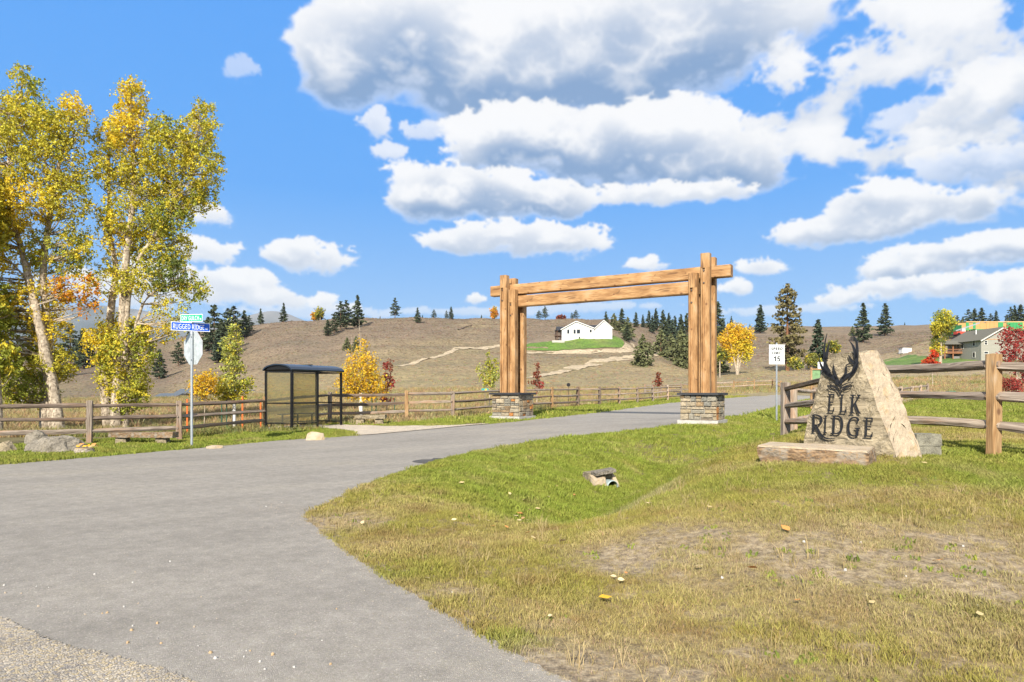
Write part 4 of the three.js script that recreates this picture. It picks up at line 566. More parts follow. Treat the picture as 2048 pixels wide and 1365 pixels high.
// ---------- bus shelter ----------
{
  const d = 25.9, B = AT(583, d), y0 = B[1] + 0.03, ang = Math.atan2(2.42, 1.28); // the open front runs away to the right
  const g = thing('bus_shelter', 'black framed bus shelter with smoked panels and curved roof', 'bus shelter', B[0], y0, B[2]); g.rotation.y = Math.PI / 2 - (Math.PI / 2 - ang) ; 
  // local: x along the front from the near corner, z towards the road (+) / back (-)
  const L = 2.72, Wd = 1.36, H = 2.27, fr = M.black, pn = new THREE.MeshPhysicalMaterial({ color: rgb(0.78, 0.74, 0.52), transmission: 0.92, thickness: 0, roughness: 0.12, ior: 1.45 });
  for (const [x, z] of [[0, 0], [L / 2, 0], [L, 0], [0, -Wd], [L / 2, -Wd], [L, -Wd]]) { part('post', box(0.075, H, 0.075, 0, H / 2, 0), fr, g, [x, 0, z]); part('foot_plate', box(0.16, 0.015, 0.16), fr, g, [x, 0.008, z]); }
  const bar = (x0, z0, x1, z1, y, t = 0.045) => { const l = Math.hypot(x1 - x0, z1 - z0); const m = part('rail', box(l - 0.08, t, t), fr, g, [(x0 + x1) / 2, y, (z0 + z1) / 2]); m.rotation.y = -Math.atan2(z1 - z0, x1 - x0); };
  for (const y of [0.24, 1.02, H - 0.03]) { bar(0, 0, 0, -Wd, y); bar(0, -Wd, L / 2, -Wd, y); bar(L / 2, -Wd, L, -Wd, y); bar(L, -Wd, L, 0, y); bar(0, 0, L / 2, 0, y); }
  bar(L / 2, 0, L, 0, H - 0.03);
  const pane = (x0, z0, x1, z1) => { const l = Math.hypot(x1 - x0, z1 - z0); for (const [ya, yb] of [[0.27, 0.995], [1.045, H - 0.06]]) { const m = part('panel', new THREE.PlaneGeometry(l - 0.08, yb - ya), pn, g, [(x0 + x1) / 2, (ya + yb) / 2, (z0 + z1) / 2]); m.rotation.y = -Math.atan2(z1 - z0, x1 - x0); } };
  pane(0, 0, 0, -Wd); pane(0, -Wd, L / 2, -Wd); pane(L / 2, -Wd, L, -Wd); pane(0, 0, L / 2, 0);
  // vaulted roof along x
  const o = 0.10, sh = new THREE.Shape(), seg = 14, rise = 0.27; for (let k = 0; k <= seg; k++) { const a = lerp(-1, 1, k / seg), yy = rise * Math.sqrt(1 - a * a * 0.96); k ? sh.lineTo(a * (Wd / 2 + o), yy) : sh.moveTo(a * (Wd / 2 + o), yy); } for (let k = seg; k >= 0; k--) { const a = lerp(-1, 1, k / seg); sh.lineTo(a * (Wd / 2 + o - 0.02), rise * Math.sqrt(1 - a * a * 0.96) - 0.05); }
  const roof = part('roof', new THREE.ExtrudeGeometry(sh, { depth: L + 2 * o, bevelEnabled: false }).rotateY(Math.PI / 2).translate(-o, H, -Wd / 2), std({ color: rgb(0.035, 0.05, 0.075), roughness: 0.28, metalness: 0.4 }), g);
  part('seam', box(0.05, 0.03, Wd * 0.6, L / 2, H + rise, -Wd / 2), fr, roof);
  const cap = new THREE.Shape(); for (let k = 0; k <= seg; k++) { const a = lerp(-1, 1, k / seg), yy = (rise - 0.05) * Math.sqrt(1 - a * a * 0.96); k ? cap.lineTo(a * (Wd / 2 + o - 0.03), yy) : cap.moveTo(a * (Wd / 2 + o - 0.03), yy); }
  for (const x of [-0.03, L + 0.01]) part('gable', new THREE.ExtrudeGeometry(cap, { depth: 0.02, bevelEnabled: false }).rotateY(Math.PI / 2).translate(x, H, -Wd / 2), fr, g);
  const bn = new THREE.Group(); bn.name = 'bench'; bn.position.set(0.35, 0, -Wd + 0.28); g.add(bn);
  for (const z of [0, 0.13]) part('slat', box(2.0, 0.045, 0.11, 1.0, 0.58, z), fr, bn); for (const x of [0.2, 1.0, 1.8]) { part('leg', box(0.05, 0.56, 0.05, x, 0.28, 0.02), fr, bn); }
  shadows(g);
  const pad = structure('shelter_pad', box(3.5, 0.22, 2.3, L / 2, -0.115, -Wd / 2 + 0.1, 1.2), M.concrete); pad.position.copy(g.position); pad.rotation.copy(g.rotation);
}
// ---------- stone and plank benches, boulders, stump, culvert ----------
function bench(px0, px1, topY, py, d, label, legMat, slabMat, seed, thick = 0.17) {
  const a = AT(px0, d), b = AT(px1, d), w = b[0] - a[0], y = Math.min(a[1], b[1]), h = PY(topY, d) - y, g = thing('stone_bench', label, 'bench', (a[0] + b[0]) / 2, y, a[2]);
  const q = w / 2; part('seat', stone([[-q, h - thick * 0.8, -0.22], [q * 0.98, h - thick, -0.2], [-q * 0.93, h - thick * 0.9, 0.22], [q, h - thick, 0.24], [-q * 0.98, h - 0.03, -0.2], [q * 0.97, h, -0.22], [-q * 0.9, h - 0.02, 0.24], [q, h, 0.22]], { edge: 0.09, rough: 0.012, freq: 6, seed, uvs: 0.7 }), slabMat, g);
  for (const s of [-0.58, 0.62]) part('leg', stone([[-0.17, -0.05, -0.16], [0.15, -0.05, -0.16], [-0.19, -0.05, 0.17], [0.18, -0.05, 0.17], [-0.15, h - thick + 0.01, -0.14], [0.11, h - thick + 0.01, -0.14], [-0.17, h - thick + 0.01, 0.14], [0.13, h - thick + 0.01, 0.14]], { edge: 0.09, rough: 0.016, freq: 6, seed: seed + 3, uvs: 0.7 }), legMat, g, [s * q, 0, 0]);
}
bench(219, 352, 864.5, 891, 20.9, 'low bench of a rust brown slab on two stones beside the street sign', M.rockTan, M.strata, 21);
bench(709, 772, 830, 856, 28.2, 'low tan stone bench at the edge of the gravel apron', M.rockTan, M.rockTan, 25, 0.16);
function boulder(px0, px1, topY, py, label, mat, seed, o = {}) { const g = G((px0 + px1) / 2, py), s = g[3] / F, w = (px1 - px0) * s, h = (py - topY) * s * 1.02; const m = single('boulder', lump(w, h, o.deep || w * 0.6, seed, { edge: 0.09, rough: 0.05 * Math.min(1, w), freq: 2.6, uvs: 1.2, crease: 0.6, ...o }), mat, label, 'boulder'); m.position.set(g[0], g[1], g[2] - (o.deep || w * 0.6) * 0.35); if (o.lean) m.rotation.z = o.lean; return m; }
boulder(28, 164, 873, 907, 'long flat lichened grey boulder lying on the grass verge', M.rockGrey, 31, { deep: 1.0, rough: 0.07, freq: 3 });
boulder(40, 90, 860, 893, 'rounded grey boulder standing behind the long flat one', M.rockGrey, 33, { deep: 0.6 });
boulder(-14, 26, 883, 906, 'small tan boulder at the foot of the outermost fence post', M.rockTan, 35);
boulder(606, 650, 865, 881, 'angular pale rock on the grass island below the bus shelter', M.rockPale, 37, { rough: 0.025 });
boulder(405, 442, 892, 897.5, 'flat stone set almost flush in the grass beside the sign pole', M.rockPale, 39, { rough: 0.01, deep: 0.5 });
{
  const [x, y, z, d] = G(160, 910), s = d / F, g = thing('tree_stump', 'short cut tree stump heaped with fallen yellow leaves', 'tree stump', x, y, z - 0.15), r = mulberry(3);
  const w = 36 * s / 2, h = 11 * s, pts = []; for (let k = 0; k < 18; k++) { const a = k / 18 * 6.283; for (const [yy, q] of [[-0.05, 1.12], [0.03, 1.04], [h, 0.95]]) pts.push([Math.cos(a) * w * q * (0.94 + 0.1 * r()), yy, Math.sin(a) * w * q * (0.94 + 0.1 * r())]); }
  part('trunk', stone(pts, { edge: 0.06, rough: 0.015, freq: 8, uvs: 0.4 }), M.bark, g); part('cut_face', new THREE.CylinderGeometry(w * 0.88, w * 0.9, 0.02, 18).translate(0, h + 0.008, 0), std({ color: rgb(0.45, 0.34, 0.2), map: noise8 }), g);
}
{ // culvert mouth: lintel on two leaning stones over a ribbed pipe
  const [x, y, z, d] = G(1206, 972), g = thing('culvert', 'small stone headwall over the end of a drain pipe in the ditch', 'culvert', x, y - 0.02, z - 0.12), s = d / F; g.rotation.y = 0.35; g.scale.setScalar(d / 15.5);
  part('lintel', stone([[-0.30, 0.27, 0.02], [0.2, 0.34, 0.02], [-0.30, 0.27, 0.3], [0.2, 0.34, 0.3], [-0.30, 0.34, 0.02], [0.2, 0.42, 0.02], [-0.30, 0.33, 0.28], [0.2, 0.41, 0.28]], { edge: 0.06, rough: 0.008, seed: 2, uvs: 0.5 }), M.rockGrey, g);
  part('side_stone', stone([[-0.36, -0.1, 0.32], [-0.03, -0.14, 0.36], [-0.36, 0.27, 0.1], [-0.1, 0.28, 0.1], [-0.33, 0.16, 0.32], [-0.06, 0.22, 0.26], [-0.3, -0.1, 0], [0, -0.1, 0.1]], { edge: 0.06, rough: 0.012, seed: 5, uvs: 0.5 }), M.rockPale, g);
  part('side_stone', stone([[0.2, -0.14, 0.34], [0.34, -0.12, 0.34], [0.2, 0.34, 0.06], [0.27, 0.22, 0.14], [0.18, -0.1, 0.02], [0.36, -0.1, 0.05]], { edge: 0.06, rough: 0.01, seed: 6, uvs: 0.5 }), M.rockPale, g);
  part('backing', stone([[-0.36, -0.15, -0.35], [0.36, -0.15, -0.35], [-0.36, -0.15, 0.0], [0.36, -0.15, 0.0], [-0.34, 0.3, -0.3], [0.26, 0.36, -0.3], [-0.34, 0.3, 0.0], [0.26, 0.36, 0.0]], { edge: 0.1, rough: 0.01, seed: 6, uvs: 0.5 }), M.rockTan, g);
  const pipe = []; for (let k = 0; k <= 10; k++) pipe.push(new THREE.Vector2(0.135 + (k % 2) * 0.008, k * 0.035)); for (let k = 10; k >= 0; k--) pipe.push(new THREE.Vector2(0.122 + (k % 2) * 0.008, k * 0.035));
  part('pipe', new THREE.LatheGeometry(pipe, 20).rotateX(Math.PI / 2).translate(0.09, 0.02, 0.0), std({ color: rgb(0.45, 0.55, 0.55), metalness: 0.3, roughness: 0.45 }), g); part('pipe_bore', new THREE.CircleGeometry(0.12, 20).translate(0.09, 0.02, 0.012), std({ color: rgb(0.01, 0.01, 0.01) }), g);
}
// stakes by the young trees
for (const [px, top, py, c, d] of [[374, 799, 851, 'orange painted stake near the small golden sapling', 24.5], [484.5, 793, 855, 'tall orange painted stake beside the slim pale green sapling', 26.2], [521, 799, 846, 'orange painted stake next to the tan fence post by the shelter', 27.5]]) { const a = AT(px, d), h = PY(top, d) - a[1], m = single('marker_stake', timber(h + 0.2, 0.06, 0.03, { ch: 0.008, seed: px | 0, wob: 0.003 }), std({ color: rgb(0.62, 0.14, 0.03) }), c, 'stake', 'orange stakes'); m.position.set(a[0], a[1] - 0.2, a[2]); }
for (const [px, top, d] of [[443, 806, 26.6], [453, 806, 27], [743.5, 797, 33.6], [752, 797, 33.9], [789, 797, 34.4]]) { const a = AT(px, d), h = PY(top, d) - a[1], m = single('fence_stake', box(0.04, h + 0.2, 0.03, 0, (h + 0.2) / 2 - 0.2, 0), std({ color: rgb(0.03, 0.08, 0.045) }), px < 500 ? 'green steel stake guarding the slim pale green sapling' : px > 780 ? 'green steel stake standing by the slender dark red sapling' : 'green steel stake guarding the yellow aspen behind the fence', 'stake', 'green steel stakes'); m.position.set(a[0], a[1], a[2]); }
// notice board behind the speed sign, service boxes, small field sign
{
  const a = AT(1640, 36), s = 36 / F, g = thing('notice_board', 'wooden framed notice board with a green map and dark text panel', 'notice board', a[0], a[1], a[2]), w = 37 * s, y0 = PY(766, 36) - a[1], y1 = PY(739, 36) - a[1];
  for (const k of [-1, 1]) part('post', timber(y1 + 0.1, 0.10, 0.1, { seed: 5 + k }), M.postTan, g, [k * (w / 2 - 0.04), 0, 0]);
  part('frame', box(w, 0.07, 0.14, 0, y1, 0), M.postTan, g); part('frame', box(w, 0.05, 0.09, 0, y0, 0), M.postTan, g); part('backing', box(w - 0.06, y1 - y0, 0.04, 0, (y0 + y1) / 2, 0), M.black, g);
  part('map_sheet', box(w * 0.46, (y1 - y0) * 0.82, 0.012, -w * 0.22, (y0 + y1) / 2, 0.03), std({ color: rgb(0.2, 0.34, 0.16), map: noise8 }), g); part('text_panel', box(w * 0.42, (y1 - y0) * 0.82, 0.012, w * 0.24, (y0 + y1) / 2, 0.03), std({ color: rgb(0.03, 0.035, 0.04) }), g);
  part('white_sheet', box(14 * s, 13 * s, 0.02, 3 * s, y1 + 8 * s, 0.0), std({ color: rgb(0.8, 0.8, 0.8) }), g);
  for (let k = 0; k < 4; k++) part('text_line', box(w * 0.28 - k * 0.03, 0.018, 0.004, w * 0.24, y1 - 0.16 - k * 0.09, 0.0385), std({ color: rgb(0.7, 0.7, 0.68) }), g);
}
{ const a = AT(1902, 46), s = 46 / F; const g = thing('service_box', 'green metal utility pedestal in the rough grass beyond the fence', 'utility box', a[0], a[1], a[2]); part('cabinet', box(12 * s, 17 * s, 0.35, 0, 8.5 * s - 0.1, 0), std({ color: rgb(0.05, 0.15, 0.09), roughness: 0.5 }), g); part('lid', box(13 * s, 0.05, 0.4, 0, 17 * s - 0.07, 0), std({ color: rgb(0.055, 0.17, 0.1), roughness: 0.5 }), g); }
{ const a = AT(1767, 120), s = 120 / F, g = thing('service_hut', 'small weathered wooden box on a post in the pasture', 'utility box', a[0], a[1], a[2]); part('post', box(0.3, 1.2, 0.3, 0, 0.5, 0), M.rail, g); part('cabinet', box(0.95, 1.4, 0.6, 0, 1.7, 0), M.railPale, g); part('lid', box(1.15, 0.12, 0.75, 0, 2.44, 0), M.rail, g); }
{ const a = AT(1137, 47), s = 47 / F, y1 = PY(770, 47) - a[1], g = thing('field_marker', 'small black plate on a thin post behind the verge fence', 'marker', a[0], a[1], a[2]); part('post', box(0.03, y1, 0.03, 0, y1 / 2, 0), M.black, g); part('plate', new THREE.CylinderGeometry(0.13, 0.13, 0.02, 14).rotateX(Math.PI / 2).translate(0, y1, 0.01), M.black, g); }
{ const a = AT(970, 41), y1 = PY(780, 41) - a[1], g = thing('survey_marker', 'small painted plate on a stake beside the stone pier', 'marker', a[0], a[1], a[2]); part('post', box(0.04, y1, 0.04, 0, y1 / 2, 0), M.rail, g); part('plate', box(0.42, 0.16, 0.02, 0, y1, 0.03), std({ color: rgb(0.05, 0.3, 0.28) }), g); part('spot', box(0.12, 0.1, 0.01, 0.05, y1, 0.046), std({ color: rgb(0.75, 0.6, 0.05) }), g); }
console.log('objects done');

// ---------- trees ----------
const leafMat = new THREE.MeshPhysicalMaterial({ vertexColors: true, roughness: 0.75, transmission: 0.35, thickness: 0, specularIntensity: 0.35 });
const needleMat = std({ vertexColors: true, roughness: 0.85 });
class Leaves { // many leaf-sized faces, each a folded diamond
  constructor() { this.p = []; this.c = []; this.i = []; }
  add(x, y, z, s, r, col, up = 0.3) {
    let a = r() * 6.283, b = Math.acos(2 * r() - 1); const nx = Math.sin(b) * Math.cos(a), ny = Math.cos(b) + up, nz = Math.sin(b) * Math.sin(a), l = Math.hypot(nx, ny, nz) || 1;
    const n = [nx / l, ny / l, nz / l], q = Math.abs(n[1]) < 0.9 ? [n[2], 0, -n[0]] : [0, -n[2], n[1]], ql = Math.hypot(...q), ux = q[0] / ql, uy = q[1] / ql, uz = q[2] / ql, vx = n[1] * uz - n[2] * uy, vy = n[2] * ux - n[0] * uz, vz = n[0] * uy - n[1] * ux, t = r() * 6.283, ct = Math.cos(t), st = Math.sin(t);
    const ax = ux * ct + vx * st, ay = uy * ct + vy * st, az = uz * ct + vz * st, bx = vx * ct - ux * st, by = vy * ct - uy * st, bz = vz * ct - uz * st, k = this.p.length / 3, w = s * 0.42, f = s * 0.16;
    this.p.push(x - ax * s * 0.5, y - ay * s * 0.5, z - az * s * 0.5, x + bx * w + n[0] * f, y + by * w + n[1] * f, z + bz * w + n[2] * f, x + ax * s * 0.6, y + ay * s * 0.6, z + az * s * 0.6, x - bx * w + n[0] * f, y - by * w + n[1] * f, z - bz * w + n[2] * f);
    for (let m = 0; m < 4; m++) this.c.push(col[0], col[1], col[2]); this.i.push(k, k + 1, k + 2, k, k + 2, k + 3);
  }
  geo() { const g = new THREE.BufferGeometry(); g.setAttribute('position', new THREE.Float32BufferAttribute(this.p, 3)); g.setAttribute('color', new THREE.Float32BufferAttribute(this.c, 3)); g.setIndex(this.i); return g; }
}
const PAL = { green: [0.33, 0.35, 0.045], yg: [0.54, 0.485, 0.05], yellow: [0.78, 0.60, 0.045], orange: [0.60, 0.25, 0.02], gold: [0.72, 0.45, 0.03], pale: [0.40, 0.42, 0.10], red: [0.36, 0.055, 0.045], rust: [0.26, 0.07, 0.035], scarlet: [0.60, 0.07, 0.02], dkgreen: [0.16, 0.20, 0.04], olive: [0.20, 0.20, 0.05] };
// a broadleaf tree: trunks and crown masses given where they show, at the tree's own distance
function broadleaf(name, label, { d, base, trunks, lobes, leaf = 0.13, n = 20000, seed = 1, bark = M.barkPale, group, sides = 7, sigma = 0.2, branches = 1, guard }) {
  const r = mulberry(seed * 131 + 5), B = AT(base, d), g = thing(name, label, 'tree', B[0], B[1], B[2], group), s = d / F;
  const L = (px, py, dz = 0) => V(PX(px, d) - B[0], PY(py, d) - B[1], dz);
  const T = trunks.map(([pts, r0, r1, dz = 0]) => { const q = pts.map(([x, y], i) => L(x, y, dz * (1 - i / pts.length) + (i ? (r() - 0.5) * r0 * 1.2 : 0))); q[0].y = -0.15; const c = new THREE.CatmullRomCurve3(q, false, 'centripetal').getPoints(pts.length * 4); part('trunk', tube(c, r0, r1, sides), bark, g); return { c, r0, r1 }; });
  const area = lobes.reduce((a, l) => a + l[2] * l[3] * (l[5] ?? 1), 0), lv = new Leaves(), tubes = [];
  for (const [cx, cy, rx, ry, colour, dens = 1] of lobes) {
    const cnt = n * rx * ry * dens / area, per = n < 7000 ? 9 : 24, cl = Math.max(1, Math.round(cnt / per)), deep = Math.min(rx, ry) * s * 1.05, mid = L(cx, cy, (r() - 0.5) * deep * 0.9);
    for (let k = 0; k < cl; k++) {
      let a, b, c, q; do { a = 2 * r() - 1; b = 2 * r() - 1; c = 2 * r() - 1; q = a * a + b * b + c * c; } while (q > 1); const out = Math.pow(q, -0.14);
      const p = V(mid.x + a * out * rx * s, mid.y + b * out * ry * s, mid.z + c * out * deep); if (p.y < 0.35) continue;
      const pick = r(), base0 = PAL[colour], alt = pick < 0.2 ? PAL.yellow : pick < 0.34 ? PAL.green : pick < 0.42 ? PAL.yg : base0, cc = mix3(base0, colour === 'red' || colour === 'rust' || colour === 'scarlet' ? base0 : alt, 0.65), tw = 0.8 + 0.4 * r();
      const tilt = V(gauss(r), gauss(r) - 0.4, gauss(r)).normalize(), sg = sigma * (0.7 + 0.6 * r());
      for (let m = 0; m < per; m++) { const t = (r() - 0.5) * 3.2 * sg, w = tw * (0.7 + 0.6 * r()); lv.add(p.x + tilt.x * t + gauss(r) * sg * 0.55, p.y + tilt.y * t + gauss(r) * sg * 0.55, p.z + tilt.z * t + gauss(r) * sg * 0.55, leaf * (0.6 + 0.8 * r()), r, [cc[0] * w, cc[1] * w, cc[2] * w]); }
      if (branches && r() < 0.34 * branches) { // twig back to the nearest limb below
        let best = null, bd = 1e9, br = 0.05; for (const t of T) t.c.forEach((v, i) => { const e = v.distanceTo(p) + Math.max(0, v.y - p.y + 0.3) * 3; if (e < bd && i > 3) { bd = e; best = v; br = lerp(t.r0, t.r1, i / t.c.length); } }); if (best) { const m = best.clone().lerp(p, 0.5).add(V(gauss(r) * 0.12 * bd, -0.06 * bd, gauss(r) * 0.1 * bd)); const w = Math.min(br * 0.5, 0.012 + bd * 0.012); tubes.push(tube([best, m, p], w, 0.006, 4)); } }
    }
  }
  part('crown', lv.geo(), leafMat, g); if (tubes.length) part('limbs', join(tubes), bark, g);
  if (guard) part('trunk_guard', new THREE.CylinderGeometry(guard[0], guard[0] * 1.1, guard[1], 8).translate(0, guard[1] / 2, 0), std({ color: rgb(0.72, 0.70, 0.66) }), g);
  return g;
}
// the two tall cottonwoods on the verge, the pair of stems of each rising from one root
const leftLobes = [[42, 150, 16, 24, 'yg'], [66, 190, 18, 34, 'green'], [20, 225, 40, 50, 'yg'], [70, 265, 50, 54, 'yg'], [150, 215, 26, 26, 'yellow'], [140, 260, 40, 36, 'yg'], [105, 245, 26, 26, 'green', 0.7], [112, 330, 60, 54, 'yg'], [20, 330, 50, 60, 'yg'], [45, 415, 70, 56, 'yellow'], [135, 400, 46, 46, 'yg'], [168, 370, 20, 30, 'green', 0.4], [30, 500, 52, 56, 'yellow', 0.8], [105, 505, 60, 48, 'green', 0.8], [155, 480, 30, 40, 'yg', 0.6], [150, 578, 42, 34, 'orange', 0.8], [175, 610, 24, 22, 'orange', 0.5], [58, 600, 58, 46, 'yellow', 0.9], [25, 680, 48, 56, 'green'], [88, 660, 36, 36, 'yellow', 0.8], [85, 730, 44, 46, 'yg'], [62, 775, 50, 34, 'green'], [20, 770, 40, 36, 'green'], [-45, 260, 50, 90, 'yg', 0.8], [-50, 420, 60, 90, 'yellow', 0.8], [-50, 600, 50, 90, 'green', 0.8]];
broadleaf('cottonwood_tree', 'leaning two stemmed cottonwood turning gold behind the long grey boulder', { d: 27.5, base: 100, trunks: [[[[125, 866], [113, 800], [98, 720], [84, 640], [62, 560], [42, 505], [24, 400], [22, 300], [40, 170]], 0.25, 0.03, 0.2], [[[80, 866], [84, 800], [84, 720], [88, 650], [80, 540], [95, 420], [110, 330], [140, 240]], 0.27, 0.03, -0.4], [[[104, 770], [78, 680], [62, 610], [52, 560], [28, 530]], 0.10, 0.03]], lobes: leftLobes, n: 62000, leaf: 0.083, seed: 2, sigma: 0.18 });
const rightLobes = [[265, 178, 22, 18, 'yellow'], [262, 212, 30, 38, 'yellow'], [262, 268, 44, 40, 'yellow'], [402, 222, 22, 22, 'yg'], [385, 262, 36, 34, 'yg'], [422, 262, 16, 28, 'yg', 0.8], [330, 262, 34, 34, 'green'], [340, 310, 60, 44, 'yg'], [400, 330, 44, 52, 'yg'], [212, 262, 30, 26, 'yg', 0.8], [232, 330, 46, 56, 'yg'], [290, 350, 50, 46, 'yg'], [350, 390, 60, 36, 'yg'], [395, 395, 34, 28, 'green', 0.8], [262, 430, 66, 44, 'yg'], [345, 440, 48, 34, 'green'], [225, 480, 40, 44, 'yellow', 0.6], [310, 492, 66, 40, 'yg'], [340, 548, 50, 34, 'dkgreen'], [385, 582, 34, 20, 'green'], [285, 560, 50, 36, 'yg', 0.7], [205, 560, 32, 38, 'yg', 0.5], [340, 620, 40, 26, 'yg', 0.5], [240, 668, 56, 34, 'yg'], [205, 690, 32, 40, 'yellow', 0.9], [255, 710, 56, 46, 'green'], [235, 762, 50, 44, 'yg'], [265, 790, 32, 30, 'green', 0.8], [246, 815, 20, 16, 'green', 0.8], [310, 665, 40, 22, 'yellow', 0.5], [355, 655, 22, 14, 'yg', 0.5]];
broadleaf('cottonwood_tree', 'upright cottonwood with a leafy skirt low on its pale stems', { d: 28.5, base: 222, trunks: [[[[235, 864], [238, 790], [243, 690], [249, 600], [256, 520], [266, 420], [268, 330], [264, 250], [263, 180]], 0.25, 0.03, 0.1], [[[203, 862], [201, 780], [207, 680], [218, 590], [222, 540], [212, 450], [216, 360], [214, 280]], 0.22, 0.03, -0.5], [[[250, 600], [268, 545], [330, 440], [375, 330], [400, 240]], 0.12, 0.02], [[[246, 655], [290, 600], [350, 570], [385, 575]], 0.07, 0.02]], lobes: rightLobes, n: 62000, leaf: 0.083, seed: 4, sigma: 0.18 });
broadleaf('cottonwood_tree', 'cottonwood at the end of the verge fence with a bare lower trunk', { d: 26, base: -12, trunks: [[[[-4, 880], [-6, 780], [-12, 640], [-30, 500], [-40, 380]], 0.2, 0.04]], lobes: [[-60, 420, 70, 120, 'yg'], [-50, 620, 50, 70, 'green', 0.7], [0, 720, 26, 46, 'green', 0.7]], n: 12000, leaf: 0.15, seed: 6 });
// young trees set out beyond the verge fence
broadleaf('young_tree', 'small round golden sapling beside the orange stake', { d: 26.4, base: 408, trunks: [[[[408, 857], [409, 810], [412, 760]], 0.02, 0.008]], lobes: [[412, 772, 26, 26, 'gold'], [420, 760, 18, 14, 'gold'], [400, 785, 16, 14, 'gold']], n: 1500, leaf: 0.075, seed: 11, sigma: 0.16 });
broadleaf('young_tree', 'tall slim pale green sapling with a white trunk guard', { d: 27.3, base: 468, trunks: [[[[468, 860], [468, 790], [467, 700], [469, 645]], 0.045, 0.01]], lobes: [[469, 668, 8, 22, 'pale'], [466, 700, 17, 22, 'pale'], [452, 690, 6, 22, 'pale', 0.5], [466, 735, 20, 24, 'pale'], [462, 768, 22, 18, 'pale'], [450, 788, 20, 14, 'yg'], [492, 770, 18, 13, 'green', 0.8], [470, 790, 26, 10, 'yg', 0.7]], n: 3600, leaf: 0.085, seed: 12, sigma: 0.15, guard: [0.07, 1.25] });
broadleaf('young_tree', 'spreading bright yellow young aspen behind the fence by the shelter', { d: 34, base: 722, trunks: [[[[722, 838], [722, 780], [722, 720], [718, 640]], 0.05, 0.008], [[[722, 800], [705, 740], [703, 670]], 0.02, 0.006]], lobes: [[722, 700, 16, 24, 'gold', 0.5], [708, 725, 18, 22, 'gold', 0.7], [736, 728, 22, 20, 'gold', 0.8], [722, 750, 34, 24, 'gold'], [700, 768, 26, 24, 'gold'], [746, 768, 26, 22, 'gold'], [722, 788, 44, 14, 'gold'], [755, 785, 20, 12, 'orange', 0.5], [690, 750, 12, 14, 'gold', 0.6]], n: 5600, leaf: 0.085, seed: 13, sigma: 0.2, guard: [0.085, 1.2] });
broadleaf('young_tree', 'slender dark red sapling beside the yellow aspen', { d: 35, base: 774, trunks: [[[[774, 834], [774, 780], [779, 715]], 0.03, 0.006]], lobes: [[779, 732, 5, 16, 'rust'], [770, 735, 4, 10, 'red'], [774, 758, 9, 16, 'rust'], [784, 768, 6, 12, 'red', 0.7], [770, 780, 8, 12, 'rust', 0.7], [775, 802, 14, 8, 'red', 0.8]], n: 800, leaf: 0.085, seed: 14, sigma: 0.12 });
broadleaf('young_tree', 'thin pale green sapling rising behind the stone pier and fence', { d: 42, base: 978, trunks: [[[[978, 815], [980, 770], [976, 705]], 0.04, 0.008]], lobes: [[976, 710, 4, 12, 'green', 0.6], [970, 738, 18, 10, 'pale', 0.7], [984, 732, 16, 14, 'green', 0.7], [980, 755, 24, 12, 'pale'], [980, 772, 12, 10, 'pale']], n: 1300, leaf: 0.10, seed: 15, sigma: 0.14 });
broadleaf('young_tree', 'thin maroon sapling showing through the gateway above the fence', { d: 43, base: 1074, trunks: [[[[1074, 820], [1074, 780], [1076, 725]], 0.035, 0.008]], lobes: [[1076, 733, 4, 9, 'rust'], [1075, 750, 8, 8, 'rust'], [1068, 766, 10, 6, 'rust'], [1080, 768, 7, 8, 'red'], [1075, 780, 6, 6, 'rust', 0.6]], n: 520, leaf: 0.10, seed: 16, sigma: 0.1 });
broadleaf('young_tree', 'tiny bronze sapling near the far end of the verge fence', { d: 62, base: 1316, trunks: [[[[1316, 796], [1316, 770], [1317, 745]], 0.03, 0.008]], lobes: [[1317, 752, 4, 8, 'rust'], [1315, 764, 7, 9, 'rust']], n: 300, leaf: 0.15, seed: 17, sigma: 0.12 });
broadleaf('maple_tree', 'red maple standing behind the stout fence at the pasture edge', { d: 30, base: 2034, trunks: [[[[2034, 806], [2034, 760], [2036, 660]], 0.06, 0.01], [[[2034, 760], [2010, 700], [2004, 664]], 0.02, 0.006]], lobes: [[2030, 668, 22, 16, 'red'], [2008, 670, 14, 10, 'red', 0.7], [2050, 690, 30, 34, 'red'], [2022, 700, 20, 18, 'red', 0.8], [2036, 725, 20, 16, 'red', 0.8], [2060, 740, 30, 30, 'red'], [2005, 716, 14, 8, 'red', 0.5]], n: 2600, leaf: 0.085, seed: 18, sigma: 0.18 });
broadleaf('red_shrub', 'rounded crimson shrub below the red maple', { d: 29, base: 2018, trunks: [[[[2018, 803], [2018, 785], [2020, 770]], 0.03, 0.008]], lobes: [[2018, 770, 20, 14, 'red'], [2006, 772, 12, 10, 'rust', 0.7], [2030, 778, 14, 12, 'red']], n: 1300, leaf: 0.06, seed: 19, sigma: 0.11 });
broadleaf('red_shrub', 'scarlet sapling on the lawn in front of the grey house', { d: 92, base: 1866, trunks: [[[[1866, 742], [1866, 725], [1868, 706]], 0.05, 0.01]], lobes: [[1870, 711, 7, 7, 'scarlet'], [1860, 722, 7, 6, 'scarlet', 0.8], [1868, 730, 10, 6, 'scarlet']], n: 500, leaf: 0.28, seed: 20, sigma: 0.25 });
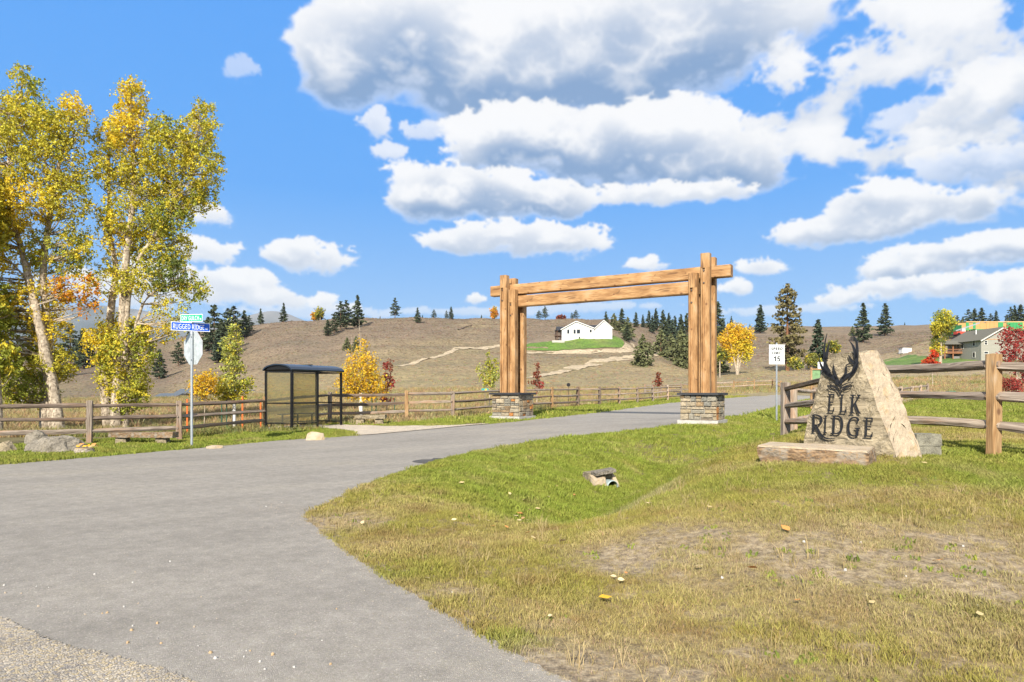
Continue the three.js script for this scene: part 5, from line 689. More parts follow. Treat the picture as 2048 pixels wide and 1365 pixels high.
broadleaf('willow_tree', 'broad golden willow at the foot of the dry hill', { d: 185, base: 1475, trunks: [[[[1475, 728], [1476, 700], [1474, 660]], 0.5, 0.1], [[[1475, 725], [1462, 690], [1455, 665]], 0.3, 0.08], [[[1475, 725], [1490, 690], [1496, 670]], 0.3, 0.08]], lobes: [[1470, 660, 18, 14, 'gold'], [1488, 672, 18, 18, 'gold'], [1458, 680, 18, 18, 'gold'], [1478, 690, 24, 20, 'yellow'], [1456, 704, 14, 14, 'gold'], [1495, 698, 13, 16, 'yellow'], [1470, 715, 16, 10, 'yellow', 0.8], [1490, 716, 10, 8, 'yg', 0.7]], n: 6800, leaf: 0.42, seed: 21, sigma: 0.8, group: undefined });
broadleaf('poplar_tree', 'yellow green poplar beside the grey house lawn', { d: 150, base: 1884, trunks: [[[[1881, 722], [1882, 700], [1885, 640]], 0.4, 0.08]], lobes: [[1878, 632, 8, 9, 'green'], [1892, 630, 8, 9, 'yg'], [1885, 648, 18, 14, 'green'], [1900, 645, 9, 10, 'yg'], [1872, 655, 12, 12, 'yg'], [1888, 664, 18, 14, 'dkgreen'], [1880, 683, 12, 12, 'dkgreen'], [1878, 698, 14, 9, 'yg']], n: 4600, leaf: 0.34, seed: 22, sigma: 0.5 });
for (const [px, d, by, ty, w, c, lab] of [[640, 430, 640, 612, 8, 'olive', 'rounded olive tree on the hill crest among the pines'], [630, 432, 641, 624, 6, 'orange', 'low orange tree on the hill crest beside an olive one'], [989, 432, 638, 614, 6, 'orange', 'narrow rusty tree standing alone on the hill crest'], [1122, 434, 641, 634, 9, 'rust', 'low brown bush on the crest above the white house']])
  broadleaf('hill_tree', lab, { d, base: px, trunks: [[[[px, by + 3], [px, (by + ty) / 2], [px, ty + 2]], 0.3, 0.06]], lobes: [[px, (by + ty) / 2 - 2, w, (by - ty) * 0.36, c], [px - w * 0.3, by - (by - ty) * 0.3, w * 0.9, (by - ty) * 0.25, c]], n: 700, leaf: 0.9, seed: px, sigma: 0.9 });

// pines: a few kinds, each built once and copied
function pineKind({ H = 14, R = 2.6, levels = 20, from = 0.1, droop = 0.25, power = 0.85, tint = [0.062, 0.082, 0.038], clump = 0.5, per = 15, gap = 0.16, seed = 1, leaf = 0.75, tr = 0.2 }) {
  const r = mulberry(seed * 57 + 1), lv = new Leaves(), limbs = [];
  for (let l = 0; l < levels; l++) {
    const t = l / (levels - 1), y = H * (from + (1 - from) * t * 0.985), len0 = R * Math.pow(1 - t, power) * (t < 0.12 ? 0.62 + t * 3.2 : 1) + 0.14, nb = Math.max(3, Math.round(lerp(7, 4, t)));
    for (let b = 0; b < nb; b++) { if (r() < gap) continue; const a = b / nb * 6.283 + l * 1.9 + (r() - 0.5) * 0.9, len = len0 * (0.62 + 0.6 * r()), yy = y + (r() - 0.5) * H / levels, cx = Math.cos(a), cz = Math.sin(a);
      if (len > 0.8 && r() < 0.5) limbs.push(tube([V(0, yy, 0), V(cx * len * 0.6, yy - droop * len * 0.4, cz * len * 0.6)], 0.05, 0.015, 3));
      const shade = 0.75 + 0.5 * r(), n = Math.max(4, Math.round(per * Math.min(1.3, 0.35 + len / R)));
      for (let k = 0; k < n; k++) { const q = 0.18 + 0.88 * Math.pow(r(), 0.75), s = clump * (0.5 + 0.6 * q), w = shade * (0.75 + 0.5 * r()); lv.add(cx * len * q + gauss(r) * s * 0.6, yy - droop * len * q + gauss(r) * s * 0.42 + 0.12 * q * len, cz * len * q + gauss(r) * s * 0.6, leaf * (0.55 + 0.7 * r()), r, [tint[0] * w, tint[1] * w, tint[2] * w], 0.5); } }
  }
  return { crown: lv.geo(), trunk: join([tube([V(0, -0.5, 0), V(0.03, H * 0.5, 0), V(0, H * 0.98, 0)], tr, 0.03, 6), ...limbs]), H };
}
const KIND = [
  pineKind({ seed: 1 }), pineKind({ seed: 2, R: 3.1, levels: 17, gap: 0.22, clump: 0.62, droop: 0.1, from: 0.16, power: 0.65 }), pineKind({ seed: 3, R: 2.2, levels: 22, tint: [0.052, 0.075, 0.042] }), pineKind({ seed: 4, R: 3.6, levels: 15, gap: 0.28, clump: 0.75, droop: -0.05, from: 0.2, power: 0.6, tint: [0.07, 0.088, 0.045] }),
  pineKind({ seed: 5, H: 8, R: 3.0, levels: 14, from: 0.02, gap: 0.05, tint: [0.125, 0.135, 0.052], clump: 0.55, power: 0.6 })];
function pine(k, px, by, ty, d, label, group, wide = 1) { const a = AT(px, d), h = PY(ty, d) - a[1], K = KIND[k], g = thing('pine_tree', label, 'pine tree', a[0], a[1], a[2], group); part('trunk', K.trunk, M.barkPine, g); part('crown', K.crown, needleMat, g); const s = h / K.H; g.scale.set(s * wide, s, s * wide); g.rotation.y = px * 1.7; return g; }
const DEF = [
  ['dark pine on the open crest of the bare hill', 'pines along the hill crest', [[583, 640, 424, 2], [521, 618, 420, 0], [567, 607, 418, 0], [548, 645, 430, 2], [692, 602, 350, 1, 1.1], [715, 592, 365, 0, 1.05], [790, 597, 426, 1], [835, 616, 385, 0, 1.15], [868, 620, 428, 1, 1.2], [902, 614, 415, 0, 1.1], [893, 622, 430, 1], [963, 630, 434, 2], [845, 630, 432, 2], [760, 632, 434, 2], [1090, 614, 430, 3], [1078, 622, 412, 3, 1.2], [1048, 620, 425, 1], [1152, 621, 436, 3, 1.15], [1144, 626, 436, 1], [1118, 632, 438, 2]]],
  ['dark pine in the grove on the left shoulder of the hill', 'pines on the hill shoulder', [[428, 613, 318, 1, 1.1], [442, 640, 300, 0, 1.1], [416, 636, 330, 0, 1.1], [455, 618, 372, 1, 1.1], [468, 614, 360, 1, 1.2], [488, 622, 368, 0, 1.2], [498, 632, 380, 1, 1.2], [436, 662, 290, 2, 1.2], [655, 640, 325, 0, 1.3], [668, 632, 335, 1, 1.2], [681, 604, 345, 1, 1.1], [395, 650, 400, 2], [376, 660, 395, 0]]],
  ['shadowed pine low on the slope behind the cottonwoods', 'pines behind the cottonwoods', [[356, 685, 300, 1, 1.1], [318, 700, 270, 0, 1.2], [300, 690, 330, 0], [165, 660, 330, 0, 1.2], [140, 650, 350, 1, 1.2], [180, 670, 360, 2], [120, 690, 290, 0, 1.2], [60, 690, 380, 0], [10, 700, 370, 1], [90, 680, 400, 2]]],
  ['bushy young pine halfway up the slope above the aspen', 'young pines on the slope', [[712, 673, 265, 4], [694, 676, 268, 4], [703, 690, 255, 4]]],
  ['pine in the dense stand beyond the white house', 'pines beyond the white house', [[1212, 624, 330, 0], [1228, 628, 335, 4], [1244, 618, 345, 0], [1256, 636, 305, 4], [1272, 625, 400, 0], [1286, 630, 420, 2], [1298, 622, 405, 0], [1312, 618, 400, 2], [1326, 621, 395, 0], [1338, 627, 400, 2], [1350, 633, 395, 0], [1362, 630, 390, 2], [1374, 628, 385, 0], [1305, 632, 370, 2], [1330, 635, 360, 0], [1345, 640, 360, 2], [1365, 642, 350, 0], [1436, 605, 430, 0], [1448, 640, 470, 2], [1463, 633, 520, 0], [1456, 644, 540, 2], [1443, 642, 540, 1], [1394, 625, 420, 2], [1412, 630, 430, 0]]],
  ['bushy pale green pine beside the upper dirt track', 'young pines by the dirt track', [[1286, 671, 222, 4, 1.0], [1322, 661, 262, 4], [1342, 668, 270, 4], [1362, 662, 250, 4, 1.1], [1384, 660, 245, 4, 1.1], [1300, 685, 270, 4], [1254, 646, 290, 0, 1.2], [1372, 676, 240, 4, 1.1], [1440, 700, 205, 4, 1.3]]],
  ['pine on the long ridge beyond the road', 'pines on the far ridge', [[1521, 611, 480, 2, 1.15], [1810, 645, 540, 2], [1706, 653, 440, 4], [1500, 648, 545, 0]]],
  ['tall spruce on the ridge behind the building site', 'trees behind the building site', [[1915, 632, 420, 1], [1926, 635, 430, 0], [1938, 620, 400, 1], [1950, 618, 405, 0], [1964, 617, 395, 0, 1.3], [1982, 628, 420, 1], [1993, 622, 415, 2], [2012, 636, 430, 0], [2022, 615, 390, 1], [2030, 612, 392, 0], [2042, 610, 388, 0, 1.3], [2060, 620, 400, 0], [1924, 640, 400, 4]]]];
for (const [label, group, list] of DEF) for (const [px, ty, d, k, w = 1] of list) pine(k, px, 0, ty, d, label, group, w * (k === 4 ? 1 : 1.28));
pine(0, 1727, 0, 608, 395, 'broad dark fir on the bare ridge above the boulder sign', undefined, 1.35); pine(0, 1771, 0, 608, 430, 'second dark fir standing a little higher on the bare ridge', undefined, 1.4);
pine(2, 1636, 0, 641, 190, 'slim light green pine beside the great ponderosa', undefined, 1.25);
{ // the great ponderosa: thick red trunk, ragged olive crown
  const d = 196, a = AT(1575, d), H = PY(570, d) - a[1], K = pineKind({ H, R: 4.7, levels: 30, from: 0.13, droop: 0.12, power: 0.38, tint: [0.15, 0.125, 0.045], clump: 1.0, per: 20, gap: 0.2, seed: 9, leaf: 0.95, tr: 0.62 });
  const g = thing('ponderosa_tree', 'great ragged ponderosa with a thick red trunk beyond the speed sign', 'pine tree', a[0], a[1], a[2]); part('trunk', K.trunk, std({ map: barkTex, color: rgb(0.6, 0.32, 0.2) }), g); part('crown', K.crown, needleMat, g);
}
for (const [px, py, w, lab] of [[1622, 728, 3.4, 'olive bush at the foot of the great ponderosa'], [1590, 735, 3, 'low brown bush under the ponderosa trunk'], [1662, 702, 3.2, 'dark bush on the slope behind the antlers'], [1440, 716, 4, 'dark bush beside the golden willow']]) broadleaf('shrub', lab, { d: 185, base: px, trunks: [[[[px, py + 4], [px, py - 4], [px, py - 12]], 0.2, 0.05]], lobes: [[px, py - 8, w * 4, 12, 'olive'], [px + 6, py - 4, w * 3.4, 8, 'dkgreen']], n: 800, leaf: 0.5, seed: px, sigma: 0.5 });
{ // dead log lying on the slope
  const a = G(917, 661), b = G(943, 652), g = thing('fallen_log', 'dead branching log lying across the bare slope', 'log', a[0], a[1] + 0.2, a[2]), q = V(b[0] - a[0], b[1] - a[1], b[2] - a[2]); part('trunk', tube([V(0, 0, 0), q.clone().multiplyScalar(0.5).add(V(0, 0.3, 0)), q], 0.45, 0.2, 6), M.railDark, g); for (const t of [0.25, 0.45, 0.6, 0.8]) part('branch', tube([q.clone().multiplyScalar(t), q.clone().multiplyScalar(t).add(V(-0.5, 1.3, 0.6))], 0.15, 0.05, 4), M.railDark, g);
}
console.log('trees done');

// ---------- houses on the slopes ----------
const glassDark = new THREE.MeshStandardMaterial({ color: rgb(0.03, 0.035, 0.04), roughness: 0.08, metalness: 0.1 });
function slope(x0, y0, x1, y1, z0, z1, t = 0.18, over = 0.4) { // a roof plane from eave (x0,y0) to ridge (x1,y1), running z0..z1
  const dx = x1 - x0, dy = y1 - y0, l = Math.hypot(dx, dy), ux = dx / l, uy = dy / l, nx = -uy * Math.sign(dx), ny = ux * Math.sign(dx), sh = [[x0 - ux * over, y0 - uy * over], [x1, y1], [x1, y1 + t / Math.max(0.3, Math.abs(ny))], [x0 - ux * over + nx * t, y0 - uy * over + ny * t]];
  const s = new THREE.Shape(sh.map(p => new THREE.Vector2(...p))); return new THREE.ExtrudeGeometry(s, { depth: z1 - z0, bevelEnabled: false }).translate(0, 0, z0);
}
function gableWall(pts, z0, z1) { return new THREE.ExtrudeGeometry(new THREE.Shape(pts.map(p => new THREE.Vector2(...p))), { depth: z1 - z0, bevelEnabled: false }).translate(0, 0, z0); }
function window_(g, x, y, w, h, z, frameMat, mull = 0) { const n = new THREE.Group(); n.name = 'window'; n.position.set(x, y, z); g.add(n); part('frame', join([box(w + 0.2, 0.1, 0.08, 0, h / 2 + 0.05, 0), box(w + 0.2, 0.1, 0.08, 0, -h / 2 - 0.05, 0), box(0.1, h, 0.08, -w / 2 - 0.05, 0, 0), box(0.1, h, 0.08, w / 2 + 0.05, 0, 0)]), frameMat, n); part('pane', box(w, h, 0.03, 0, 0, -0.005), glassDark, n); if (mull) part('mullion', box(w, 0.07, 0.06, 0, 0.02, 0.01), frameMat, n); return n; }
{
  const d = 277, a = AT(1124, d), s = d / F, base = PY(683, d), g = thing('white_house', 'white farmhouse with two gables and dark roof above the green lawn', 'house', a[0], base, a[2]);
  const X = px => (px - 1124) * s, Y = py => (683 - py) * s, white = std({ color: rgb(0.80, 0.79, 0.76), map: noise8 }), dark = std({ color: rgb(0.028, 0.030, 0.036), roughness: 0.85 }), trim = std({ color: rgb(0.75, 0.74, 0.72) }), wood = std({ color: rgb(0.07, 0.035, 0.02) }), found = std({ color: rgb(0.42, 0.42, 0.42) }), blackF = std({ color: rgb(0.02, 0.02, 0.02), roughness: 0.5 });
  const zb = -13, ax = X(1152), ay = Y(643), rx = X(1190), lx = X(1121);
  part('wall', gableWall([[0, -3], [rx, -3], [rx, Y(657.5)], [rx, Y(657.5)], [ax, ay], [0, Y(658.5)]], zb, 0), white, g);
  part('foundation', box(X(1174), 1.6, 0.12, X(1174) / 2, -0.3, 0.07), found, g);
  part('roof', join([slope(0, Y(658.5), ax, ay, zb - 0.3, 0.5, 0.25, 0.9), slope(rx, Y(657), ax, ay, zb - 0.3, 0.5, 0.25, -0.3)]), dark, g);
  for (const [x0, y0] of [[-0.6, Y(660)], [rx, Y(657.6)]]) { const l = Math.hypot(ax - x0, ay - y0), m = part('barge_board', box(0.28, l, 0.08, 0, l / 2, 0), trim, g); between(m, V(x0, y0, 0.54), V(ax, ay, 0.54)); }
  // right wing stands a little forward
  const w0 = X(1190), w1 = X(1224), wx = X(1207), wy = Y(641.5), zf = 0.8, wing = new THREE.Group(); wing.name = 'wing'; g.add(wing);
  part('wall', gableWall([[w0, -3], [w1, -3], [w1, Y(657)], [wx, wy], [w0, Y(657)]], -9, zf), white, wing);
  part('roof', join([slope(w0, Y(657), wx, wy, -9.3, zf + 0.5, 0.25, 0.5), slope(w1, Y(657), wx, wy, -9.3, zf + 0.5, 0.25, 0.5)]), dark, wing);
  for (const x0 of [w0 - 0.4, w1 + 0.4]) { const l = Math.hypot(wx - x0, wy - Y(658.5)), m = part('barge_board', box(0.28, l, 0.08, 0, l / 2, 0), trim, wing); between(m, V(x0, Y(658.5), zf + 0.54), V(wx, wy, zf + 0.54)); }
  part('downpipe', box(0.1, Y(659), 0.1, w0 + 0.1, Y(659) / 2, 0.86), found, wing);
  // cross roofs behind the gables
  const cross = (x0, x1, yE, yR, z0) => { const sh = new THREE.Shape([[0, yE], [-5, yR], [-10, yE], [-10, yE - 0.25], [0, yE - 0.25]].map(p => new THREE.Vector2(...p))); return new THREE.ExtrudeGeometry(sh, { depth: x1 - x0, bevelEnabled: false }).rotateY(-Math.PI / 2).translate(x1, 0, z0); };
  part('rear_roof', cross(X(1160), X(1206), Y(658), Y(647.5), -1.2).scale(1, 1, 1), dark, g); part('side_roof', cross(X(1115), X(1140), Y(659), Y(650), -2.4), dark, g);
  for (const [px, py, w, h] of [[1136.6, 663.6, 3.2, 7.4], [1149.3, 663.6, 3.4, 7.4], [1157, 663.5, 5.6, 7.2], [1181.5, 662.5, 3, 4.8], [1158.8, 675.5, 1.6, 2.9]]) window_(g, X(px), Y(py), w * s, h * s, 0.03, blackF);
  part('service_unit', box(0.7, 0.7, 0.4, X(1168.5), Y(677), 0.25), found, g);
  const deck = new THREE.Group(); deck.name = 'deck'; deck.position.set(X(1113.5), 0, -2.5); g.add(deck);
  for (const [x, z] of [[0, 0], [X(1132.5), 0], [0, -4.5], [0.05 + X(1126), 0.6]]) part('post', box(0.24, Y(660) + 1.5, 0.24, x, (Y(660) - 1.5) / 2, z), wood, deck);
  part('floor', box(X(1142), 0.3, 5.5, X(1142) / 2 - 0.4, Y(671.5), -2.2), wood, deck); part('handrail', box(X(1142), 0.12, 0.12, X(1142) / 2 - 0.4, Y(666.5), 0.4), wood, deck); part('handrail', box(0.12, 0.12, 5, -0.3, Y(666.5), -2), wood, deck); part('canopy', box(X(1142), 0.22, 5.5, X(1142) / 2 - 0.4, Y(659.8), -2.2), dark, deck);
  for (let k = 0; k < 7; k++) part('baluster', box(0.06, 1.0, 0.06, -0.2 + k * 0.55, Y(669), 0.4), wood, deck);
  part('patio_slab', box(5, 1.2, 4, X(1116), -0.4, 0.6), M.concrete, g);
}
{ // grey house at the right, gable end to the sun
  const d = 168, a = AT(1963, d), s = d / F, base = PY(719, d), g = thing('grey_house', 'grey green sided house with covered balcony porch on the slope', 'house', a[0], base, a[2]);
  const X = px => (px - 1963) * s, Y = py => (719 - py) * s, side = std({ color: rgb(0.36, 0.345, 0.29), map: noise8 }), roofM = std({ color: rgb(0.155, 0.145, 0.11), map: noise8 }), trim = std({ color: rgb(0.62, 0.60, 0.54) }), wood = std({ color: rgb(0.30, 0.13, 0.06) }), band = std({ color: rgb(0.5, 0.30, 0.15) }), white = std({ color: rgb(0.75, 0.74, 0.7) });
  const ax = X(2005), ay = Y(656), x1 = X(2048), e = Y(680), L = 13;
  part('wall', gableWall([[0, -3], [x1, -3], [x1, e], [ax, ay], [0, e]], -L, 0), side, g);
  part('roof', join([slope(0, e, ax, ay, -L - 0.5, 0.6, 0.22, 0.6), slope(x1, e, ax, ay, -L - 0.5, 0.6, 0.22, 0.6)]), roofM, g);
  for (const x0 of [-0.5, x1 + 0.5]) { const l = Math.hypot(ax - x0, ay - e + 0.4), m = part('barge_board', box(0.26, l, 0.08, 0, l / 2, 0), trim, g); between(m, V(x0, e - 0.35, 0.64), V(ax, ay, 0.64)); }
  part('belt_board', box(x1, 0.16, 0.06, x1 / 2, Y(679), 0.03), band, g); part('vent_pipe', new THREE.CylinderGeometry(0.12, 0.12, 1.2, 8).translate(X(1986), Y(660.5), -6), white, g); 
  for (const [px, py, w, h] of [[1972.3, 686, 5, 7.4], [2007, 685, 4.2, 7.4]]) window_(g, X(px), Y(py), w * s, h * s, 0.03, trim, 1); window_(g, X(1972.8), Y(705.8), 7.5 * s, 3.6 * s, 0.03, trim);
  for (const [z, y] of [[-2.6, 686], [-2.6, 709], [-7, 689], [-8.6, 689]]) { const w = window_(g, -0.03, Y(y), 0.8, 1.2, z, trim, 0); w.rotation.y = -Math.PI / 2; }
  const p = new THREE.Group(); p.name = 'porch'; p.position.set(-0.01, 0, -9.2); g.add(p); const pw = 4.4, pd = 5.0;
  for (const [x, z] of [[-pw, 2], [-pw, -2.5], [-pw * 0.52, 2]]) part('post', box(0.24, Y(685) + 1.5, 0.24, x, (Y(685) - 1.5) / 2, z), wood, p);
  part('floor', box(pw, 0.3, pd, -pw / 2, Y(703), -0.25), wood, p); for (const y of [695.5, 699.5]) { part('handrail', box(pw, 0.14, 0.1, -pw / 2, Y(y), 2.1), wood, p); part('handrail', box(0.1, 0.14, pd, -pw, Y(y), -0.2), wood, p); }
  const sh = new THREE.Shape([[2.9, Y(685.5)], [-0.3, Y(676)], [-3.4, Y(685.5)]].map(q => new THREE.Vector2(...q))); part('porch_roof', new THREE.ExtrudeGeometry(sh, { depth: pw + 3.4, bevelEnabled: false }).rotateY(-Math.PI / 2).translate(2.6, 0, 0).scale(1, 1, 1), roofM, p);
  part('hot_tub', box(1.7, 1.0, 1.7, -pw * 0.3, Y(714), 1.0), std({ color: rgb(0.2, 0.19, 0.18) }), p);
}
{ // house under construction on the hill behind it
  const d = 262, a = AT(1924, d), s = d / F, base = PY(672, d), g = thing('house_under_construction', 'timber framed house under construction with green sheathing panels', 'building site', a[0], base, a[2]);
  const X = px => (px - 1924) * s, Y = py => (672 - py) * s, green = std({ color: rgb(0.05, 0.33, 0.11), map: noise8 }), osb = std({ color: rgb(0.60, 0.33, 0.12), map: noise8 }), lum = std({ color: rgb(0.66, 0.42, 0.18) }), darkM = std({ color: rgb(0.06, 0.05, 0.045) });
  const r = mulberry(12), W = X(2070);
  part('ground_floor', box(W, Y(661) + 3, 9, W / 2, (Y(661) - 3) / 2, -5), darkM, g); part('floor_deck', box(W + 0.6, 0.5, 10, W / 2, Y(660), -4.6), green, g); 
  for (let k = 0; k < 16; k++) part('stud', box(0.25, Y(661), 0.25, k * 0.95 + 0.3, Y(661) / 2, 0.3), lum, g);
  let x = X(1933); while (x < W) { const w = 0.9 + r() * 1.1, t = r(), hh = Y(645 - (x > X(1960) ? 1.5 : 0)) - Y(658.5); if (t < 0.86) part('panel', box(w - 0.06, hh * (t < 0.45 ? 0.92 : 1), 0.12, x + w / 2, Y(658.5) + hh / 2, -0.3 + (t < 0.45 ? 0.08 : 0)), t < 0.47 ? green : osb, g); x += w; }
  part('top_plate', box(X(2070) - X(1933), 0.3, 0.4, (X(2070) + X(1933)) / 2, Y(644), -0.3), lum, g); part('back_wall', box(X(2070) - X(1940), Y(642.5) - Y(660), 0.2, (X(2070) + X(1940)) / 2, (Y(642.5) + Y(660)) / 2, -7), osb, g); part('side_panel', box(0.15, Y(650) - Y(666), 6, 0, (Y(650) + Y(666)) / 2, -3), green, g);
  const tl = thing('telehandler', 'red boom lift truck parked below the framed house', 'lift truck', a[0] - 3, base - 0.4, a[2] + 4), red = std({ color: rgb(0.5, 0.06, 0.03), roughness: 0.5 });
  part('body', box(4.6, 1.0, 2.0, 0.2, 1.1, 0), red, tl); part('cab', box(1.3, 1.3, 1.3, 0.6, 2.1, 0.2), std({ color: rgb(0.45, 0.46, 0.46), roughness: 0.3 }), tl); for (const [wx, wz] of [[-1.4, 1], [1.8, 1], [-1.4, -1], [1.8, -1]]) part('wheel', new THREE.CylinderGeometry(0.6, 0.6, 0.45, 14).rotateX(Math.PI / 2).translate(wx, 0.6, wz), M.black, tl); const bm = part('boom', box(0.4, 9.4, 0.4, 0, 4.7, 0), M.galv, tl); between(bm, V(-1.6, 2.0, -0.4), V(7.2, 4.9, -0.4));
}
{ const d = 230, a = AT(1815, d), g = thing('white_shed', 'small white shed with dark roof on the pale slope', 'shed', a[0], a[1] - 0.1, a[2]); part('wall', gableWall([[-1.5, 0], [1.5, 0], [1.5, 1.7], [-1.5, 1.9]], -2.4, 0), std({ color: rgb(0.75, 0.75, 0.73) }), g); part('roof', slope(-1.7, 1.9, 1.7, 2.3, -2.6, 0.2, 0.14, 0.1), std({ color: rgb(0.05, 0.05, 0.05) }), g); }
{ // low barns in the field beyond the sign pole
  for (const [p0, p1, ty, by, d, lab] of [[308, 352, 787, 797, 150, 'long low grey roofed shed in the field'], [349, 412, 778, 798, 158, 'open fronted barn with a sloping dark roof in the field'], [416, 500, 780, 797, 165, 'low dark barn half hidden by the golden sapling']]) {
    const a = AT((p0 + p1) / 2, d), s = d / F, w = (p1 - p0) * s, h = (PY(ty, d) - a[1]), g = thing('field_barn', lab, 'barn', a[0], a[1], a[2]), rm = std({ color: rgb(0.10, 0.115, 0.13), roughness: 0.6 }), wl = std({ color: rgb(0.11, 0.085, 0.065), map: noise8 });
    part('wall', box(w * 0.96, Math.max(0.6, h - 0.9), 5.4, 0, Math.max(0.6, h - 0.9) / 2 - 0.1, -3), wl, g); const sh = new THREE.Shape([[0.4, Math.max(0.5, h - 1.0)], [-3, h], [-6.4, Math.max(0.5, h - 1.0)], [-6.4, Math.max(0.5, h - 1.0) - 0.15], [0.4, Math.max(0.5, h - 1.0) - 0.15]].map(q => new THREE.Vector2(...q))); part('roof', new THREE.ExtrudeGeometry(sh, { depth: w * 1.02, bevelEnabled: false }).rotateY(-Math.PI / 2).translate(w * 0.51, 0, 0), rm, g); } }
{ const a = AT(645, 436), g = thing('hilltop_cabin', 'grey roof of a cabin just showing over the hill crest', 'house', a[0], a[1] - 0.5, a[2]), gm = std({ color: rgb(0.3, 0.29, 0.27) }); part('wall', box(4.6, 2.6, 5, 0, 1.2, 0), gm, g); part('roof', join([slope(-2.3, 2.5, 0, 4.1, -2.7, 2.7, 0.2, 0.3), slope(2.3, 2.5, 0, 4.1, -2.7, 2.7, 0.2, 0.3)]), std({ color: rgb(0.2, 0.19, 0.18) }), g); }
{ const a = AT(20, 75), b = AT(72, 70), m = single('white_pipe', tube([V(0, 0.7, 0), V((b[0] - a[0]) / 2, 0.72, 0), V(b[0] - a[0], 0.7 + b[1] - a[1], b[2] - a[2])], 0.16, 0.16, 8), std({ color: rgb(0.7, 0.7, 0.7) }), 'white irrigation pipe across the field behind the cottonwoods', 'pipe'); m.position.set(a[0], a[1] - 0.55, a[2]); }
console.log('houses done');

// ---------- grass, weeds, fallen leaves, pebbles ----------
function tuftGeo(seed, blades, spread, hMin, hMax, width, straw, dead = [1.5, 1.15, 1.7]) {
  const r = mulberry(seed), p = [], c = [], idx = [];
  for (let k = 0; k < blades; k++) { const a = r() * 6.283, q = Math.sqrt(r()) * spread, x = Math.cos(a) * q, z = Math.sin(a) * q, h = lerp(hMin, hMax, r()), b = r() * 6.283, lean = h * (0.25 + 0.75 * r()), lx = Math.cos(b) * lean, lz = Math.sin(b) * lean, wa = r() * 3.14, wx = Math.cos(wa) * width / 2, wz = Math.sin(wa) * width / 2, i = p.length / 3;
    p.push(x - wx, -0.01, z - wz, x + wx, -0.01, z + wz, x + lx * 0.4 - wx * 0.8, h * 0.62, z + lz * 0.4 - wz * 0.8, x + lx * 0.4 + wx * 0.8, h * 0.62, z + lz * 0.4 + wz * 0.8, x + lx, h, z + lz);
    const s = r() < straw, t = 0.8 + 0.4 * r(), col = s ? dead.map(v => v * t) : [t, t, t]; for (let m = 0; m < 5; m++) c.push(...col); idx.push(i, i + 1, i + 2, i + 1, i + 3, i + 2, i + 2, i + 3, i + 4); }
  const g = new THREE.BufferGeometry(); g.setAttribute('position', new THREE.Float32BufferAttribute(p, 3)); g.setAttribute('color', new THREE.Float32BufferAttribute(c, 3)); g.setIndex(idx); return g;
}
const bladeMat = new THREE.MeshPhysicalMaterial({ vertexColors: true, roughness: 0.8, transmission: 0.25, thickness: 0, specularIntensity: 0.25 });
const GR = [0.225, 0.275, 0.040], OL = [0.32, 0.295, 0.068], DRY = [0.47, 0.37, 0.17], BRN = [0.28, 0.19, 0.08];
function sow(name, geos, spots, seed) { // spots: [x, d, scale, colour]
  geos.forEach((geo, gi) => { const mine = spots.filter((s, i) => i % geos.length === gi), m = new THREE.InstancedMesh(geo, bladeMat, mine.length), o = new THREE.Object3D(), r = mulberry(seed + gi), c = new THREE.Color();
    mine.forEach(([x, d, s, col], i) => { o.position.set(x, landH(x, d), -d); o.rotation.set(0, r() * 6.283, 0); const k = s * (0.75 + 0.5 * r()); o.scale.set(k, k * (0.75 + 0.5 * r()), k); o.updateMatrix(); m.setMatrixAt(i, o.matrix); m.setColorAt(i, c.setRGB(...col)); });
    m.name = numbered(name); m.castShadow = m.receiveShadow = true; m.userData = { kind: 'stuff' }; scene.add(m); });
}
